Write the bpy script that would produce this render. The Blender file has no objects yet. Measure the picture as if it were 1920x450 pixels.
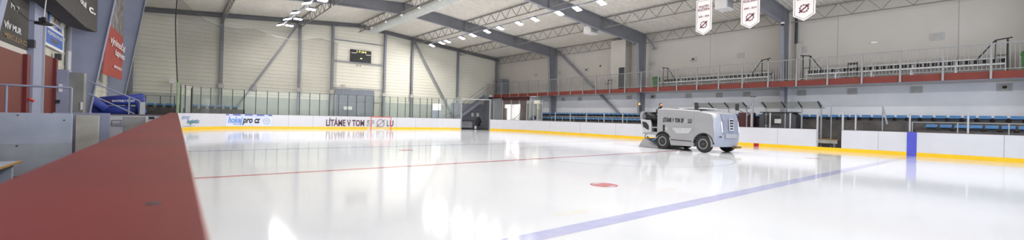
import bpy, bmesh, math, random
from mathutils import Vector, Matrix
random.seed(4)
S = bpy.context.scene
COL = S.collection
PI = math.pi

# ------------------------------------------------------------------ camera
cam_d = bpy.data.cameras.new('camera'); cam = bpy.data.objects.new('camera', cam_d); COL.objects.link(cam)
YAW, PITCH, ROLL, FPX, PY = .6774, .0049, .0246, 781.14, 217.5
F = Vector((math.sin(YAW)*math.cos(PITCH), math.cos(YAW)*math.cos(PITCH), math.sin(PITCH)))
R = Vector((math.cos(YAW), -math.sin(YAW), 0)); U = R.cross(F)
R2 = R*math.cos(ROLL)+U*math.sin(ROLL); U2 = -R*math.sin(ROLL)+U*math.cos(ROLL)
M4 = Matrix((R2, U2, -F)).transposed().to_4x4(); M4.translation = Vector((.4142, -10.9732, 1.4288))
cam.matrix_world = M4
cam_d.sensor_fit = 'HORIZONTAL'; cam_d.sensor_width = 36
cam_d.lens = FPX/1920*36; cam_d.shift_y = (PY-225)/1920
cam_d.clip_start = .05; cam_d.clip_end = 300
cam_d.dof.use_dof = True; cam_d.dof.focus_distance = 22; cam_d.dof.aperture_fstop = 1.5
S.camera = cam

# ------------------------------------------------------------------ world, lights, exposure
w = bpy.data.worlds.new('world'); S.world = w; w.use_nodes = True
bg = w.node_tree.nodes['Background']
bg.inputs[0].default_value = (.80, .88, 1, 1); bg.inputs[1].default_value = 1.9
S.view_settings.view_transform = 'Standard'; S.view_settings.look = 'None'
S.view_settings.gamma = 1; S.view_settings.use_curve_mapping = False
S.view_settings.exposure = 0.42
LAMP_W = 160.0       # watts of each floodlight
def area(name, loc, rot, sx, sy, energy, color, parent=None):
    l = bpy.data.lights.new(name, 'AREA'); l.shape = 'RECTANGLE'; l.size = sx; l.size_y = sy
    l.energy = energy; l.color = color
    o = bpy.data.objects.new(name, l); COL.objects.link(o); o.location = loc; o.rotation_euler = rot
    if parent: o.parent = parent
    return o
# daylight added as fill across the open rear side of the hall, behind the photographer
area('daylight', (12, -24, 5.5), (math.radians(80), 0, 0), 30, 7, 950, (.86, .91, 1))

# ------------------------------------------------------------------ materials
def lin(c):
    return tuple(((v/255/12.92) if v/255 <= .04045 else ((v/255+.055)/1.055)**2.4) for v in c)
def mat(name, rgb, rough=.6, metal=0, noise=None, nscale=3.0, bump=0, emit=0, spec=.5, coat=0):
    m = bpy.data.materials.new(name); m.use_nodes = True; nt = m.node_tree; b = nt.nodes['Principled BSDF']
    c = lin(rgb)+(1,)
    b.inputs['Base Color'].default_value = c; b.inputs['Roughness'].default_value = rough
    b.inputs['Metallic'].default_value = metal; b.inputs['Specular IOR Level'].default_value = spec
    b.inputs['Coat Weight'].default_value = coat; b.inputs['Coat Roughness'].default_value = .05
    if emit:
        b.inputs['Emission Color'].default_value = c; b.inputs['Emission Strength'].default_value = emit
    tc = nt.nodes.new('ShaderNodeTexCoord')
    nz = nt.nodes.new('ShaderNodeTexNoise'); nz.inputs['Scale'].default_value = nscale; nz.inputs['Detail'].default_value = 6
    nt.links.new(tc.outputs['Object'], nz.inputs['Vector'])
    if noise is None: noise = tuple(v*.95 for v in rgb)
    rp = nt.nodes.new('ShaderNodeValToRGB'); rp.color_ramp.elements[0].position = .35; rp.color_ramp.elements[1].position = .65
    rp.color_ramp.elements[0].color = lin(noise)+(1,); rp.color_ramp.elements[1].color = c
    nt.links.new(nz.outputs['Fac'], rp.inputs['Fac']); nt.links.new(rp.outputs['Color'], b.inputs['Base Color'])
    if bump:
        bp = nt.nodes.new('ShaderNodeBump'); bp.inputs['Strength'].default_value = bump; bp.inputs['Distance'].default_value = .02
        nt.links.new(nz.outputs['Fac'], bp.inputs['Height']); nt.links.new(bp.outputs['Normal'], b.inputs['Normal'])
    return m
M = {}
M['ice'] = mat('ice', (206, 208, 213), .085, noise=(202, 204, 209), nscale=.35, spec=.2)
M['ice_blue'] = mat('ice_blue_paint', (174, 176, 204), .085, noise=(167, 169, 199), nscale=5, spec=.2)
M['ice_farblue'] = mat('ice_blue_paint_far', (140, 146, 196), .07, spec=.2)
M['ice_red'] = mat('ice_red_paint', (182, 122, 130), .085, noise=(176, 112, 120), nscale=4, spec=.2)
M['ice_redpale'] = mat('ice_red_pale', (192, 128, 134), .07, spec=.2)
M['ice_grey'] = mat('ice_grey_ring', (190, 192, 198), .07, spec=.2)
M['ice_stain'] = mat('ice_stain', (202, 200, 192), .09, noise=(207, 207, 205), nscale=2, spec=.2)
M['board'] = mat('board_white', (200, 201, 208), .3, noise=(197, 198, 205), nscale=2)
M['boardback'] = mat('board_back', (178, 184, 202), .5, noise=(160, 168, 186), nscale=1.6)
M['cream_board'] = mat('cream_board', (196, 196, 186), .5, noise=(176, 176, 166), nscale=2.5)
M['scuff'] = mat('scuffed_panel', (172, 177, 188), .5, noise=(156, 161, 170), nscale=2)
M['seam'] = mat('seam', (150, 150, 156), .5)
M['yellow'] = mat('kick_yellow', (232, 190, 30), .35, noise=(226, 182, 24), nscale=2)
M['blue_mark'] = mat('blue_mark', (78, 82, 190), .4)
M['red_mark'] = mat('red_mark', (165, 30, 40), .4)
M['cap_dark'] = mat('cap_dark', (95, 82, 86), .4)
M['cap_red'] = mat('cap_red', (122, 38, 36), .45, noise=(108, 35, 33), nscale=1.4)
M['steel'] = mat('steel_grey', (136, 139, 149), .55, noise=(128, 131, 141), nscale=1)
M['steel_blue'] = mat('steel_blue_grey', (150, 155, 178), .55, noise=(140, 146, 168), nscale=1.3)
M['rafter'] = mat('rafter_grey', (122, 123, 128), .55, noise=(114, 115, 120), nscale=1)
M['truss'] = mat('truss_grey', (128, 124, 120), .6)
M['galv'] = mat('galvanised', (176, 177, 180), .4, metal=.35)
M['rail'] = mat('railing_grey', (150, 150, 152), .5, metal=.2)
M['alu'] = mat('aluminium', (205, 206, 208), .35, metal=.3)
M['deck'] = mat('deck_cream', (226, 221, 211), .55)
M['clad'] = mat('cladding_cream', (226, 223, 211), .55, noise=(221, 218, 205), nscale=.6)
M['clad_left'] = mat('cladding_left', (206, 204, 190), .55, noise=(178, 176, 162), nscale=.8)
M['plaster'] = mat('plaster', (196, 191, 185), .85, noise=(192, 187, 180), nscale=.8)
M['plaster_low'] = mat('plaster_low', (224, 225, 230), .85, noise=(214, 216, 222), nscale=.7)
M['concrete'] = mat('concrete', (140, 142, 138), .85, noise=(118, 120, 116), nscale=1.5, bump=.2)
M['plinth'] = mat('plinth_concrete', (190, 194, 187), .85, noise=(180, 185, 179), nscale=1.2)
M['terrace'] = mat('terrace', (96, 92, 90), .85, noise=(76, 73, 72), nscale=2)
M['darkfloor'] = mat('rubber_floor', (62, 60, 64), .8, noise=(48, 46, 50), nscale=4)
M['fascia'] = mat('fascia_red', (118, 42, 31), .6, noise=(108, 37, 28), nscale=1.5)
M['door_red'] = mat('door_red', (112, 48, 36), .6, noise=(104, 44, 34), nscale=1)
M['jamb_red'] = mat('jamb_red', (108, 32, 34), .5)
M['maroon'] = mat('maroon_wall', (78, 36, 38), .7, noise=(68, 30, 33), nscale=3)
M['seat_blue'] = mat('seat_blue', (78, 128, 178), .45, noise=(70, 118, 168), nscale=5)
M['black'] = mat('black', (26, 26, 28), .5)
M['darkgrey'] = mat('dark_grey', (62, 63, 68), .6)
M['doorgrey'] = mat('door_grey', (128, 134, 146), .55, noise=(120, 126, 138), nscale=1.5)
M['zam'] = mat('machine_silver', (150, 151, 155), .34, noise=(147, 148, 152), nscale=1, metal=.15, coat=.3)
M['zam_light'] = mat('machine_light', (176, 178, 182), .35, coat=.2)
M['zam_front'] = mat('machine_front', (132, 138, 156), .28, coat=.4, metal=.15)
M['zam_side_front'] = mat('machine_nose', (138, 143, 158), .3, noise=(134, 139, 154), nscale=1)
M['zam_mid'] = mat('machine_mid', (150, 152, 160), .4)
M['rubber'] = mat('rubber', (38, 38, 40), .75, noise=(30, 30, 32), nscale=12)
M['rim'] = mat('rim', (136, 138, 140), .4, metal=.3)
M['led'] = mat('led_white', (225, 228, 240), .2, emit=.15)
M['amber'] = mat('amber', (235, 160, 40), .3, emit=.6)
M['brass'] = mat('brass', (150, 120, 60), .4, metal=.6)
M['skin'] = mat('skin', (190, 142, 118), .6)
M['hair'] = mat('hair', (62, 38, 28), .8, noise=(46, 28, 20), nscale=40)
M['jacket'] = mat('jacket', (40, 38, 42), .85)
M['white'] = mat('white', (232, 232, 234), .5)
M['banner_w'] = mat('banner_white', (226, 222, 222), .7)
M['burgundy'] = mat('burgundy', (105, 38, 52), .6)
M['text_purple'] = mat('text_purple', (92, 62, 78), .5)
M['text_grey'] = mat('text_grey', (140, 130, 140), .5)
M['text_black'] = mat('text_black', (40, 42, 50), .5)
M['text_blue'] = mat('text_blue', (92, 142, 214), .5)
M['text_teal'] = mat('text_teal', (60, 120, 140), .5)
M['text_pale'] = mat('text_pale_blue', (150, 168, 200), .5)
M['ad_blue'] = mat('advert_pale', (208, 214, 236), .4)
M['ad_strip'] = mat('advert_blue_strip', (92, 106, 186), .4)
M['banner_dark'] = mat('banner_dark', (62, 58, 55), .7, noise=(54, 50, 48), nscale=2)
M['banner_red'] = mat('banner_red', (158, 62, 52), .7, noise=(148, 56, 48), nscale=2)
M['banner_photo'] = mat('banner_photo', (150, 148, 146), .7, noise=(70, 58, 56), nscale=2.2)
M['gold'] = mat('gold_text', (150, 122, 84), .6)
M['sign_blue'] = mat('sign_blue', (62, 104, 184), .5)
M['mat_blue'] = mat('crash_mat_blue', (38, 58, 150), .45, noise=(28, 44, 122), nscale=3)
M['goal_red'] = mat('goal_red', (205, 70, 66), .4)
M['green'] = mat('bin_green', (58, 112, 52), .6)
M['pole_green'] = mat('pole_green', (122, 160, 88), .5)
M['wood'] = mat('wood', (190, 150, 84), .6, noise=(165, 125, 66), nscale=8)
M['lens'] = mat('floodlight_lens', (250, 252, 255), .3, emit=9)
M['reflection'] = mat('window_reflection', (250, 252, 255), .3, emit=1.6)  # glow stands in for a window reflected in the end glass
M['led_yellow'] = mat('score_digits', (226, 214, 130), .4, emit=.9)
M['duct'] = mat('duct', (186, 190, 188), .45, noise=(176, 180, 178), nscale=2)
M['vent'] = mat('vent_grey', (192, 190, 188), .6)
M['vent_dark'] = mat('vent_dark', (160, 158, 157), .6)

def glass_mat(name, tint, fac, rough=.02, frost=False):
    m = bpy.data.materials.new(name); m.use_nodes = True; nt = m.node_tree; nt.nodes.clear()
    out = nt.nodes.new('ShaderNodeOutputMaterial'); mx = nt.nodes.new('ShaderNodeMixShader')
    mx2 = nt.nodes.new('ShaderNodeMixShader')
    tr = nt.nodes.new('ShaderNodeBsdfTransparent'); tr.inputs[0].default_value = lin(tint)+(1,)
    gl = nt.nodes.new('ShaderNodeBsdfGlossy'); gl.inputs['Roughness'].default_value = rough
    df = nt.nodes.new('ShaderNodeBsdfTranslucent' if frost else 'ShaderNodeBsdfDiffuse'); df.inputs[0].default_value = (.6, .65, .62, 1)
    fr = nt.nodes.new('ShaderNodeFresnel'); fr.inputs[0].default_value = 1.4
    nz = nt.nodes.new('ShaderNodeTexNoise'); nz.inputs['Scale'].default_value = 1.2
    mm = nt.nodes.new('ShaderNodeMath'); mm.operation = 'MULTIPLY'; mm.inputs[1].default_value = fac*2
    nt.links.new(nz.outputs['Fac'], mm.inputs[0]); nt.links.new(mm.outputs[0], mx2.inputs[0])
    nt.links.new(tr.outputs[0], mx2.inputs[1]); nt.links.new(df.outputs[0], mx2.inputs[2])
    nt.links.new(fr.outputs[0], mx.inputs[0]); nt.links.new(mx2.outputs[0], mx.inputs[1]); nt.links.new(gl.outputs[0], mx.inputs[2])
    nt.links.new((mx2 if frost else mx).outputs[0], out.inputs[0]); return m
M['glass'] = glass_mat('rink_glass', (234, 240, 236), .09)
M['glass_dark'] = glass_mat('canopy_glass', (205, 205, 200), .25, .5, True)
M['glass_grey'] = glass_mat('screen_glass', (214, 218, 218), .12)
def net_mat(name, pitch, thread, rgb):
    m = bpy.data.materials.new(name); m.use_nodes = True; nt = m.node_tree; b = nt.nodes['Principled BSDF']
    b.inputs['Base Color'].default_value = lin(rgb)+(1,); b.inputs['Roughness'].default_value = .8
    tc = nt.nodes.new('ShaderNodeTexCoord'); sp = nt.nodes.new('ShaderNodeSeparateXYZ'); nt.links.new(tc.outputs['UV'], sp.inputs[0])
    outs = []
    for k in (0, 1):
        a = nt.nodes.new('ShaderNodeMath'); a.operation = 'DIVIDE'; a.inputs[1].default_value = pitch
        nt.links.new(sp.outputs[k], a.inputs[0])
        f = nt.nodes.new('ShaderNodeMath'); f.operation = 'FRACT'; nt.links.new(a.outputs[0], f.inputs[0])
        l = nt.nodes.new('ShaderNodeMath'); l.operation = 'LESS_THAN'; l.inputs[1].default_value = thread/pitch
        nt.links.new(f.outputs[0], l.inputs[0]); outs.append(l)
    mx = nt.nodes.new('ShaderNodeMath'); mx.operation = 'MAXIMUM'
    nt.links.new(outs[0].outputs[0], mx.inputs[0]); nt.links.new(outs[1].outputs[0], mx.inputs[1])
    nt.links.new(mx.outputs[0], b.inputs['Alpha']); return m
M['net'] = net_mat('netting', .06, .0085, (70, 68, 64))
M['goal_net'] = net_mat('goal_netting', .05, .006, (225, 225, 228))

# ------------------------------------------------------------------ helpers
class MB:
    def __init__(s): s.bm = bmesh.new(); s.mi = 0; s.mats = []
    def _tag(s, before):
        if s.mi:
            for f in s.bm.faces:
                if f.index == -1 or f not in before: f.material_index = s.mi
    def box(s, c, d, rot=None, bevel=0):
        r = bmesh.ops.create_cube(s.bm, size=1); vs = r['verts']
        bmesh.ops.scale(s.bm, vec=d, verts=vs)
        if bevel:
            es = list({e for v in vs for e in v.link_edges})
            rr = bmesh.ops.bevel(s.bm, geom=es, offset=bevel, segments=2, affect='EDGES', profile=.5)
            vs = list({v for f in rr['faces'] for v in f.verts} | {v for v in vs if v.is_valid})
        if rot is not None: bmesh.ops.rotate(s.bm, verts=vs, matrix=rot.to_3x3(), cent=(0, 0, 0))
        bmesh.ops.translate(s.bm, vec=c, verts=vs)
        for f in {f for v in vs for f in v.link_faces}: f.material_index = s.mi
        return s
    def span(s, a, b, bevel=0):
        return s.box([(a[i]+b[i])/2 for i in range(3)], [abs(b[i]-a[i]) for i in range(3)], bevel=bevel)
    def tube(s, a, b, r, n=8, r2=None):
        a, b = Vector(a), Vector(b); d = b-a; L = d.length
        if L < 1e-6: return s
        rr = bmesh.ops.create_cone(s.bm, cap_ends=True, segments=n, radius1=r, radius2=r if r2 is None else r2, depth=L)
        q = d.to_track_quat('Z', 'Y').to_matrix()
        bmesh.ops.rotate(s.bm, verts=rr['verts'], matrix=q, cent=(0, 0, 0))
        bmesh.ops.translate(s.bm, vec=(a+b)/2, verts=rr['verts'])
        for f in {f for v in rr['verts'] for f in v.link_faces}: f.material_index = s.mi
        return s
    def path(s, pts, r, n=8):
        for a, b in zip(pts, pts[1:]): s.tube(a, b, r, n)
        return s
    def bar(s, a, b, w_, h_):
        a, b = Vector(a), Vector(b); d = b-a
        q = d.to_track_quat('Y', 'Z').to_matrix().to_4x4()
        return s.box((a+b)/2, (w_, d.length, h_), rot=q)
    def prism(s, poly, axis, a, b):
        """polygon (list of 2-tuples) in the plane normal to axis, extruded from a to b"""
        def P(p, t):
            return {'X': (t, p[0], p[1]), 'Y': (p[0], t, p[1]), 'Z': (p[0], p[1], t)}[axis]
        v0 = [s.bm.verts.new(P(p, a)) for p in poly]; v1 = [s.bm.verts.new(P(p, b)) for p in poly]
        fs = [s.bm.faces.new(v0), s.bm.faces.new(v1[::-1])]
        n = len(poly)
        for i in range(n): fs.append(s.bm.faces.new((v0[i], v1[i], v1[(i+1) % n], v0[(i+1) % n])))
        for f in fs: f.material_index = s.mi
        return s
    def lathe(s, prof, n=24, mtx=None):
        rings = []
        for r, z in prof:
            rings.append([s.bm.verts.new((r*math.cos(2*PI*k/n), r*math.sin(2*PI*k/n), z)) for k in range(n)])
        fs = []
        for a, b in zip(rings, rings[1:]):
            for k in range(n): fs.append(s.bm.faces.new((a[k], a[(k+1) % n], b[(k+1) % n], b[k])))
        fs.append(s.bm.faces.new(rings[0][::-1])); fs.append(s.bm.faces.new(rings[-1]))
        if mtx is not None: bmesh.ops.transform(s.bm, matrix=mtx, verts=[v for r in rings for v in r])
        for f in fs: f.material_index = s.mi
        return s
    def quad(s, *p):
        f = s.bm.faces.new([s.bm.verts.new(q) for q in p]); f.material_index = s.mi; return s
    def loft(s, rings, cap=True):
        vs = [[s.bm.verts.new(p) for p in r] for r in rings]; n = len(vs[0]); fs = []
        for a, b in zip(vs, vs[1:]):
            for k in range(n): fs.append(s.bm.faces.new((a[k], a[(k+1) % n], b[(k+1) % n], b[k])))
        if cap: fs.append(s.bm.faces.new(vs[0][::-1])); fs.append(s.bm.faces.new(vs[-1]))
        for f in fs: f.material_index = s.mi
        return s
    def build(s, name, m, parent=None, smooth=False, loc=None):
        bmesh.ops.recalc_face_normals(s.bm, faces=s.bm.faces[:])
        me = bpy.data.meshes.new(name); s.bm.to_mesh(me); s.bm.free()
        for k in (m if isinstance(m, (list, tuple)) else [m]): me.materials.append(M[k])
        if smooth:
            for p in me.polygons: p.use_smooth = True
            me.set_sharp_from_angle(angle=math.radians(35))
        o = bpy.data.objects.new(name, me); COL.objects.link(o)
        if parent: o.parent = parent
        if loc: o.location = loc
        return o
def tag(o, label=None, cat=None, group=None, kind=None):
    if label: o['label'] = label
    if cat: o['category'] = cat
    if group: o['group'] = group
    if kind: o['kind'] = kind
    return o
def struct(o): o['kind'] = 'structure'; return o
def thing(name, label, cat, loc=(0, 0, 0), rz=0, group=None):
    o = bpy.data.objects.new(name, None); COL.objects.link(o); o.location = loc; o.rotation_euler = (0, 0, rz)
    o.empty_display_size = .1
    return tag(o, label, cat, group)
def copy_tree(o, parent=None):
    c = o.copy(); COL.objects.link(c); c.parent = parent
    for ch in list(o.children): copy_tree(ch, c)
    return c
def dup(o, loc=None, rz=None, label=None, group=None, cat=None):
    c = copy_tree(o)
    if loc is not None: c.location = loc
    if rz is not None: c.rotation_euler = (0, 0, rz)
    return tag(c, label, cat, group)
def text(name, body, height, m, parent, origin, right, up, xs=1.0, shear=0.0, bold=0.0, depth=.004, align='LEFT', width=None):
    """lettering as a mesh; origin = baseline start, right/up = world directions; cap height given"""
    cu = bpy.data.curves.new('lettering', 'FONT'); cu.body = body; cu.size = 1; cu.align_x = align
    cu.shear = shear; cu.offset = bold; cu.resolution_u = 3
    t = bpy.data.objects.new('tmp', cu); COL.objects.link(t)
    dg = bpy.context.evaluated_depsgraph_get(); me = bpy.data.meshes.new_from_object(t.evaluated_get(dg))
    bpy.data.objects.remove(t); bpy.data.curves.remove(cu)
    me.name = name
    k = height/.70
    if width:
        xs_ = [v.co.x for v in me.vertices]; xs = width/((max(xs_)-min(xs_))*k); off = min(xs_)
    else: off = 0
    right = Vector(right).normalized(); up = Vector(up).normalized(); nrm = right.cross(up); origin = Vector(origin)
    for v in me.vertices:
        v.co = origin+right*((v.co.x-off)*k*xs)+up*(v.co.y*k)+nrm*depth
    me.materials.clear(); me.materials.append(M[m])
    o = bpy.data.objects.new(name, me); COL.objects.link(o)
    if parent: o.parent = parent
    return o

# ------------------------------------------------------------------ dimensions
XL, XR, YE, YB = .46, 29.39, 29.5, -22.0     # ice edges
RC = 8.0; H = 1.2285                          # corner radius, board height
XW, XC, YW = 33.3, 33.0, 33.1                 # right wall, right column line, end wall
XLW = -2.7                                    # left wall
RIDGE_X, RIDGE_Z, EAVE_R, EAVE_L = 15.0, 10.78, 9.15, 9.35
def roof_z(x):
    return RIDGE_Z-(x-RIDGE_X)*(RIDGE_Z-EAVE_R)/(33-RIDGE_X) if x > RIDGE_X else RIDGE_Z-(RIDGE_X-x)*(RIDGE_Z-EAVE_L)/(RIDGE_X+2.7)
def arc_pts(cx, cy, r, a0, a1, n):
    return [(cx+r*math.cos(math.radians(a0+(a1-a0)*k/n)), cy+r*math.sin(math.radians(a0+(a1-a0)*k/n))) for k in range(n+1)]
RL = 5.0
LC = (XL+RL, YE-RL); RCn = (XR-RC, YE-RC)

# ------------------------------------------------------------------ floor: ice and markings
mb = MB()
out = [(XL-.02, YB), (XR+.02, YB), (XR+.02, RCn[1])]+arc_pts(*RCn, RC+.02, 0, 90, 16)[1:]+[(LC[0], YE+.02)]+arc_pts(*LC, RL+.02, 90, 180, 16)[1:]
mb.bm.faces.new([mb.bm.verts.new((x, y, 0)) for x, y in out])
def mark(y0, y1, mi, x0=XL, x1=XR, z=.0012):
    mb.mi = mi; mb.quad((x0, y0, z), (x1, y0, z), (x1, y1, z), (x0, y1, z)); mb.mi = 0
def ring(cx, cy, r0, r1, mi, n=64, z=.0012):
    mb.mi = mi
    for k in range(n):
        a, b = 2*PI*k/n, 2*PI*(k+1)/n
        if r0 > 0: mb.quad(*[(cx+r*math.cos(t), cy+r*math.sin(t), z) for r, t in ((r0, a), (r1, a), (r1, b), (r0, b))])
        else: mb.bm.faces.new([mb.bm.verts.new((cx+r*math.cos(t), cy+r*math.sin(t), z)) for r, t in ((0, 0), (r1, a), (r1, b))]).material_index = mi
    mb.mi = 0
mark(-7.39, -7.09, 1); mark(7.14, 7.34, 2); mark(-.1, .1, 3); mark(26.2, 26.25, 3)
ring(14.9, 0, 4.44, 4.52, 5)
def dot(cx, cy):
    ring(cx, cy, .25, .305, 3)
    mb.mi = 4
    pts = [(cx+.25*math.cos(t), cy+.25*math.sin(t)) for t in [math.radians(a) for a in list(range(-48, 49, 12))+list(range(132, 229, 12))]]
    mb.bm.faces.new([mb.bm.verts.new((x, y, .0012)) for x, y in pts]).material_index = 4; mb.mi = 0
dot(7.8, -5.09); dot(7.8, 5.1); dot(22, -5.09); dot(22, 5.1)
for cx, cy, rx, ry, a in ((5.2, -6.6, .35, .12, .2), (4.1, -7.35, .45, .1, .3), (8.6, -6.2, .3, .1, .1), (9.6, -5.2, .25, .08, 0), (3.0, -7.0, .3, .08, .4)):
    mb.mi = 6; n = 18
    mb.bm.faces.new([mb.bm.verts.new((cx+rx*(1+.25*math.sin(3*t))*math.cos(t+a), cy+ry*(1+.2*math.cos(2*t))*math.sin(t), .0008)) for t in [2*PI*k/n for k in range(n)]]).material_index = 6; mb.mi = 0
struct(mb.build('floor', ['ice', 'ice_blue', 'ice_farblue', 'ice_red', 'ice_redpale', 'ice_grey', 'ice_stain']))
mb = MB(); mb.span((-6, YB-4, -.3), (38, 38, -.06)); struct(mb.build('floor', 'darkfloor'))
mb = MB(); mb.span((XLW, YB, -.06), (XL-.1, 29, -.002)); mb.span((XR+.1, YB, -.06), (XW, 33, -.002)); mb.span((XL-.1, 29.65, -.06), (XR+.1, YW, -.002))
struct(mb.build('floor', 'darkfloor'))

# ------------------------------------------------------------------ walls
def ribbed(name, m, fixed_axis, pos, a0, a1, z0, z1, pitch, depth, sign, topf=None):
    """horizontally ribbed cladding sheet"""
    mb = MB(); z = z0; prof = []
    while z < z1:
        prof += [(z, 0), (z+pitch*.72, 0), (z+pitch*.82, depth), (z+pitch*.92, depth)]; z += pitch
    prof.append((min(z, z1+pitch), 0))
    rows = []
    cuts = [a0, a1] if topf is None else [a0, RIDGE_X, a1]
    for zz, dd in prof:
        rows.append([mb.bm.verts.new(((pos+sign*dd, a, min(zz, z1)) if fixed_axis == 'X' else (a, pos+sign*dd, min(zz, topf(a)) if topf else min(zz, z1)))) for a in cuts])
    for r, q in zip(rows, rows[1:]):
        for k in range(len(cuts)-1):
            try: mb.bm.faces.new((r[k], r[k+1], q[k+1], q[k]))
            except Exception: pass
    return struct(mb.build(name, m))
ribbed('wall_end', 'clad', 'Y', YW, -2.9, XW, 2.75, 11, .33, .03, -1, topf=lambda x: roof_z(x)+.02)
mb = MB(); mb.span((-2.9, YW-.08, 0), (12.2, YW+.1, 2.78)); mb.span((17.8, YW-.08, 0), (26.0, YW+.1, 2.78)); struct(mb.build('trim_1', 'plinth'))
mb = MB(); mb.span((26.0, YW-.09, 0), (XW, YW+.1, 2.9)); struct(mb.build('trim_2', 'plinth'))
mb = MB(); mb.span((-3.2, YW+.15, 0), (XW+.3, YW+.3, 11)); struct(mb.build('wall_end', 'clad'))
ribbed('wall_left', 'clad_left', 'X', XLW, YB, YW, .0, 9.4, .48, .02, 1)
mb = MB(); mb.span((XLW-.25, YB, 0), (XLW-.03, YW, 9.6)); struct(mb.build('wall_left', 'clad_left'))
mb = MB(); mb.span((XW, YB, 3.9), (XW+.2, YW+.2, 9.3)); struct(mb.build('wall_right', 'plaster'))
mb = MB(); mb.span((XW-.01, YB, 0), (XW+.2, YW+.2, 3.9)); struct(mb.build('wall_right', 'plaster_low'))
mb = MB()
for y in (19.5, 14.2, 5.0, -3.2, -8.5): mb.span((XW-.012, y-.012, 4.3), (XW, y+.012, 8.8))
struct(mb.build('trim_3', 'vent_dark'))
# projecting box room on the gallery, with its door
mb = MB(); mb.span((32.35, 12.35, 4.3), (XW, 14.0, 8.95)); struct(mb.build('wall_gallery_room', 'plaster'))
d = MB().span((32.31, 12.42, 4.3), (32.35, 13.02, 6.35)).build('door_1', 'darkgrey'); struct(d)

# ------------------------------------------------------------------ roof deck (ribs run across the hall)
mb = MB(); y = YB; prof = []
while y < YW+.2:
    prof += [(y, 0), (y+.13, 0), (y+.17, .07), (y+.24, .07)]; y += .28
for xa, xb in ((-3.2, RIDGE_X), (RIDGE_X, XW+.4)):
    za, zb = roof_z(xa), roof_z(xb)
    prev = None
    for yy, dz in prof:
        cur = (mb.bm.verts.new((xa, yy, za+.04+dz)), mb.bm.verts.new((xb, yy, zb+.04+dz)))
        if prev: mb.bm.faces.new((prev[0], prev[1], cur[1], cur[0]))
        prev = cur
struct(mb.build('ceiling', 'deck'))
mb = MB(); mb.prism([(-3.2, roof_z(-3.2)+.14), (RIDGE_X, RIDGE_Z+.14), (XW+.4, roof_z(XW+.4)+.14), (XW+.4, roof_z(XW+.4)+.3), (RIDGE_X, RIDGE_Z+.32), (-3.2, roof_z(-3.2)+.3)], 'Y', YB, YW+.3)
struct(mb.build('ceiling', 'deck'))

# ------------------------------------------------------------------ portal frames
def portal(Y, label):
    t = thing('portal_frame', label, 'steel frame', (0, Y, 0))
    # right column: tapered web + flanges
    def ibeam(poly_in, poly_out, name, m_web='rafter', m_fl='steel'):
        """web between two polylines in the XZ plane, flanges .26 wide along each"""
        mbw = MB(); mbw.prism(poly_in+poly_out[::-1], 'Y', -.006, .006); w_ = mbw.build(name, m_web, t)
        mf = MB()
        for pl in (poly_in, poly_out):
            for a, b in zip(pl, pl[1:]): mf.bar((a[0], 0, a[1]), (b[0], 0, b[1]), .26, .022)
        mf.build('flange', m_fl, w_)
        return w_
    def bar_fix(*a): pass
    ibeam([(32.35, 0), (31.75, 8.25)], [(32.97, 0), (32.97, 9.08)], 'column')
    ibeam([(-2.25, 0), (-1.1, 8.35)], [(-2.66, 0), (-2.66, 9.3)], 'column', 'steel_blue', 'steel_blue')
    ibeam([(31.75, 8.25), (26.6, 8.66), (21.5, 9.25), (15, 9.86)], [(32.97, 9.1), (26.6, roof_z(26.6)), (21.5, roof_z(21.5)), (15, RIDGE_Z)], 'rafter')
    ibeam([(-1.1, 8.35), (4, 9.15), (9, 9.62), (15, 9.86)], [(-2.66, 9.32), (4, roof_z(4)), (9, roof_z(9)), (15, RIDGE_Z)], 'rafter')
    mb = MB()
    for x in (3.3, 9.2, 15, 20.9, 26.8, 31.8):
        mb.span((x-.01, -.12, roof_z(x)-.95 if x != 31.8 else 8.2), (x+.01, .12, roof_z(x)-.02))
    mb.build('stiffener', 'rafter', t)
    return t
portal(21.9, 'grey steel portal frame nearest the end wall, column rising beside the right gallery')
portal(10.7, 'grey steel portal frame with column just right of the gallery room')
portal(-.5, 'grey steel portal frame whose right column carries the dome camera')
portal(-11.7, 'grey steel portal frame overhead, behind the three club pennants')
# end wall frame
posts = (-2.42, 3.32, 9.42, 12.42, 17.82, 21.0, 27.0, 32.85)
wl = ['far left corner', 'behind the left rink corner', 'left of the big grey gate, at the foot of a brace', 'at the left edge of the big grey gate',
      'at the right edge of the big grey gate', 'with a brace falling to its right', 'next to the staircase', 'far right corner']
for i, x in enumerate(posts):
    top = roof_z(x)-.32
    w_ = .11
    mb = MB()
    mb.box((x, 32.82, top/2), (.02, .22, top)); mb.box((x, 32.72, top/2), (2*w_, .02, top)); mb.box((x, 32.93, top/2), (2*w_, .02, top))
    p = mb.build('wall_post', 'steel'); tag(p, 'grey wall post, '+wl[i], 'steel post')
    if 1 <= i <= 6:
        MB().box((x, 32.68, 3.6), (.42, .05, .36)).build('bracket_plate', 'vent', p)
mb = MB()
for xa, xb in ((-2.9, RIDGE_X), (RIDGE_X, 33.1)):
    for dz, h_ in ((-.05, .04), (-.33, .04)):
        mb.bar((xa, 32.8, roof_z(xa)+dz), (xb, 32.8, roof_z(xb)+dz), .24, h_)
    mb.bar((xa, 32.8, roof_z(xa)-.19), (xb, 32.8, roof_z(xb)-.19), .03, .28)
tag(mb.build('gable_beam', 'rafter'), 'grey steel beam following the roof along the top of the end wall', 'steel beam')
def brace(a, b, label, r=.075):
    mb = MB(); mb.bar(a, b, r*2, r*2); return tag(mb.build('brace', 'steel'), label, 'steel brace')
brace((9.3, 32.6, 10.0), (3.6, 32.6, .3), 'grey diagonal brace on the end wall left of the big gate')
brace((21.0, 32.6, 10.0), (26.9, 32.6, .6), 'grey diagonal brace on the end wall above the panel imitating a bright screen')
brace((33.0, 21.9, 9.0), (33.0, 11.2, .3), 'grey diagonal brace on the right wall crossing behind the gallery railing', .09)
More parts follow.
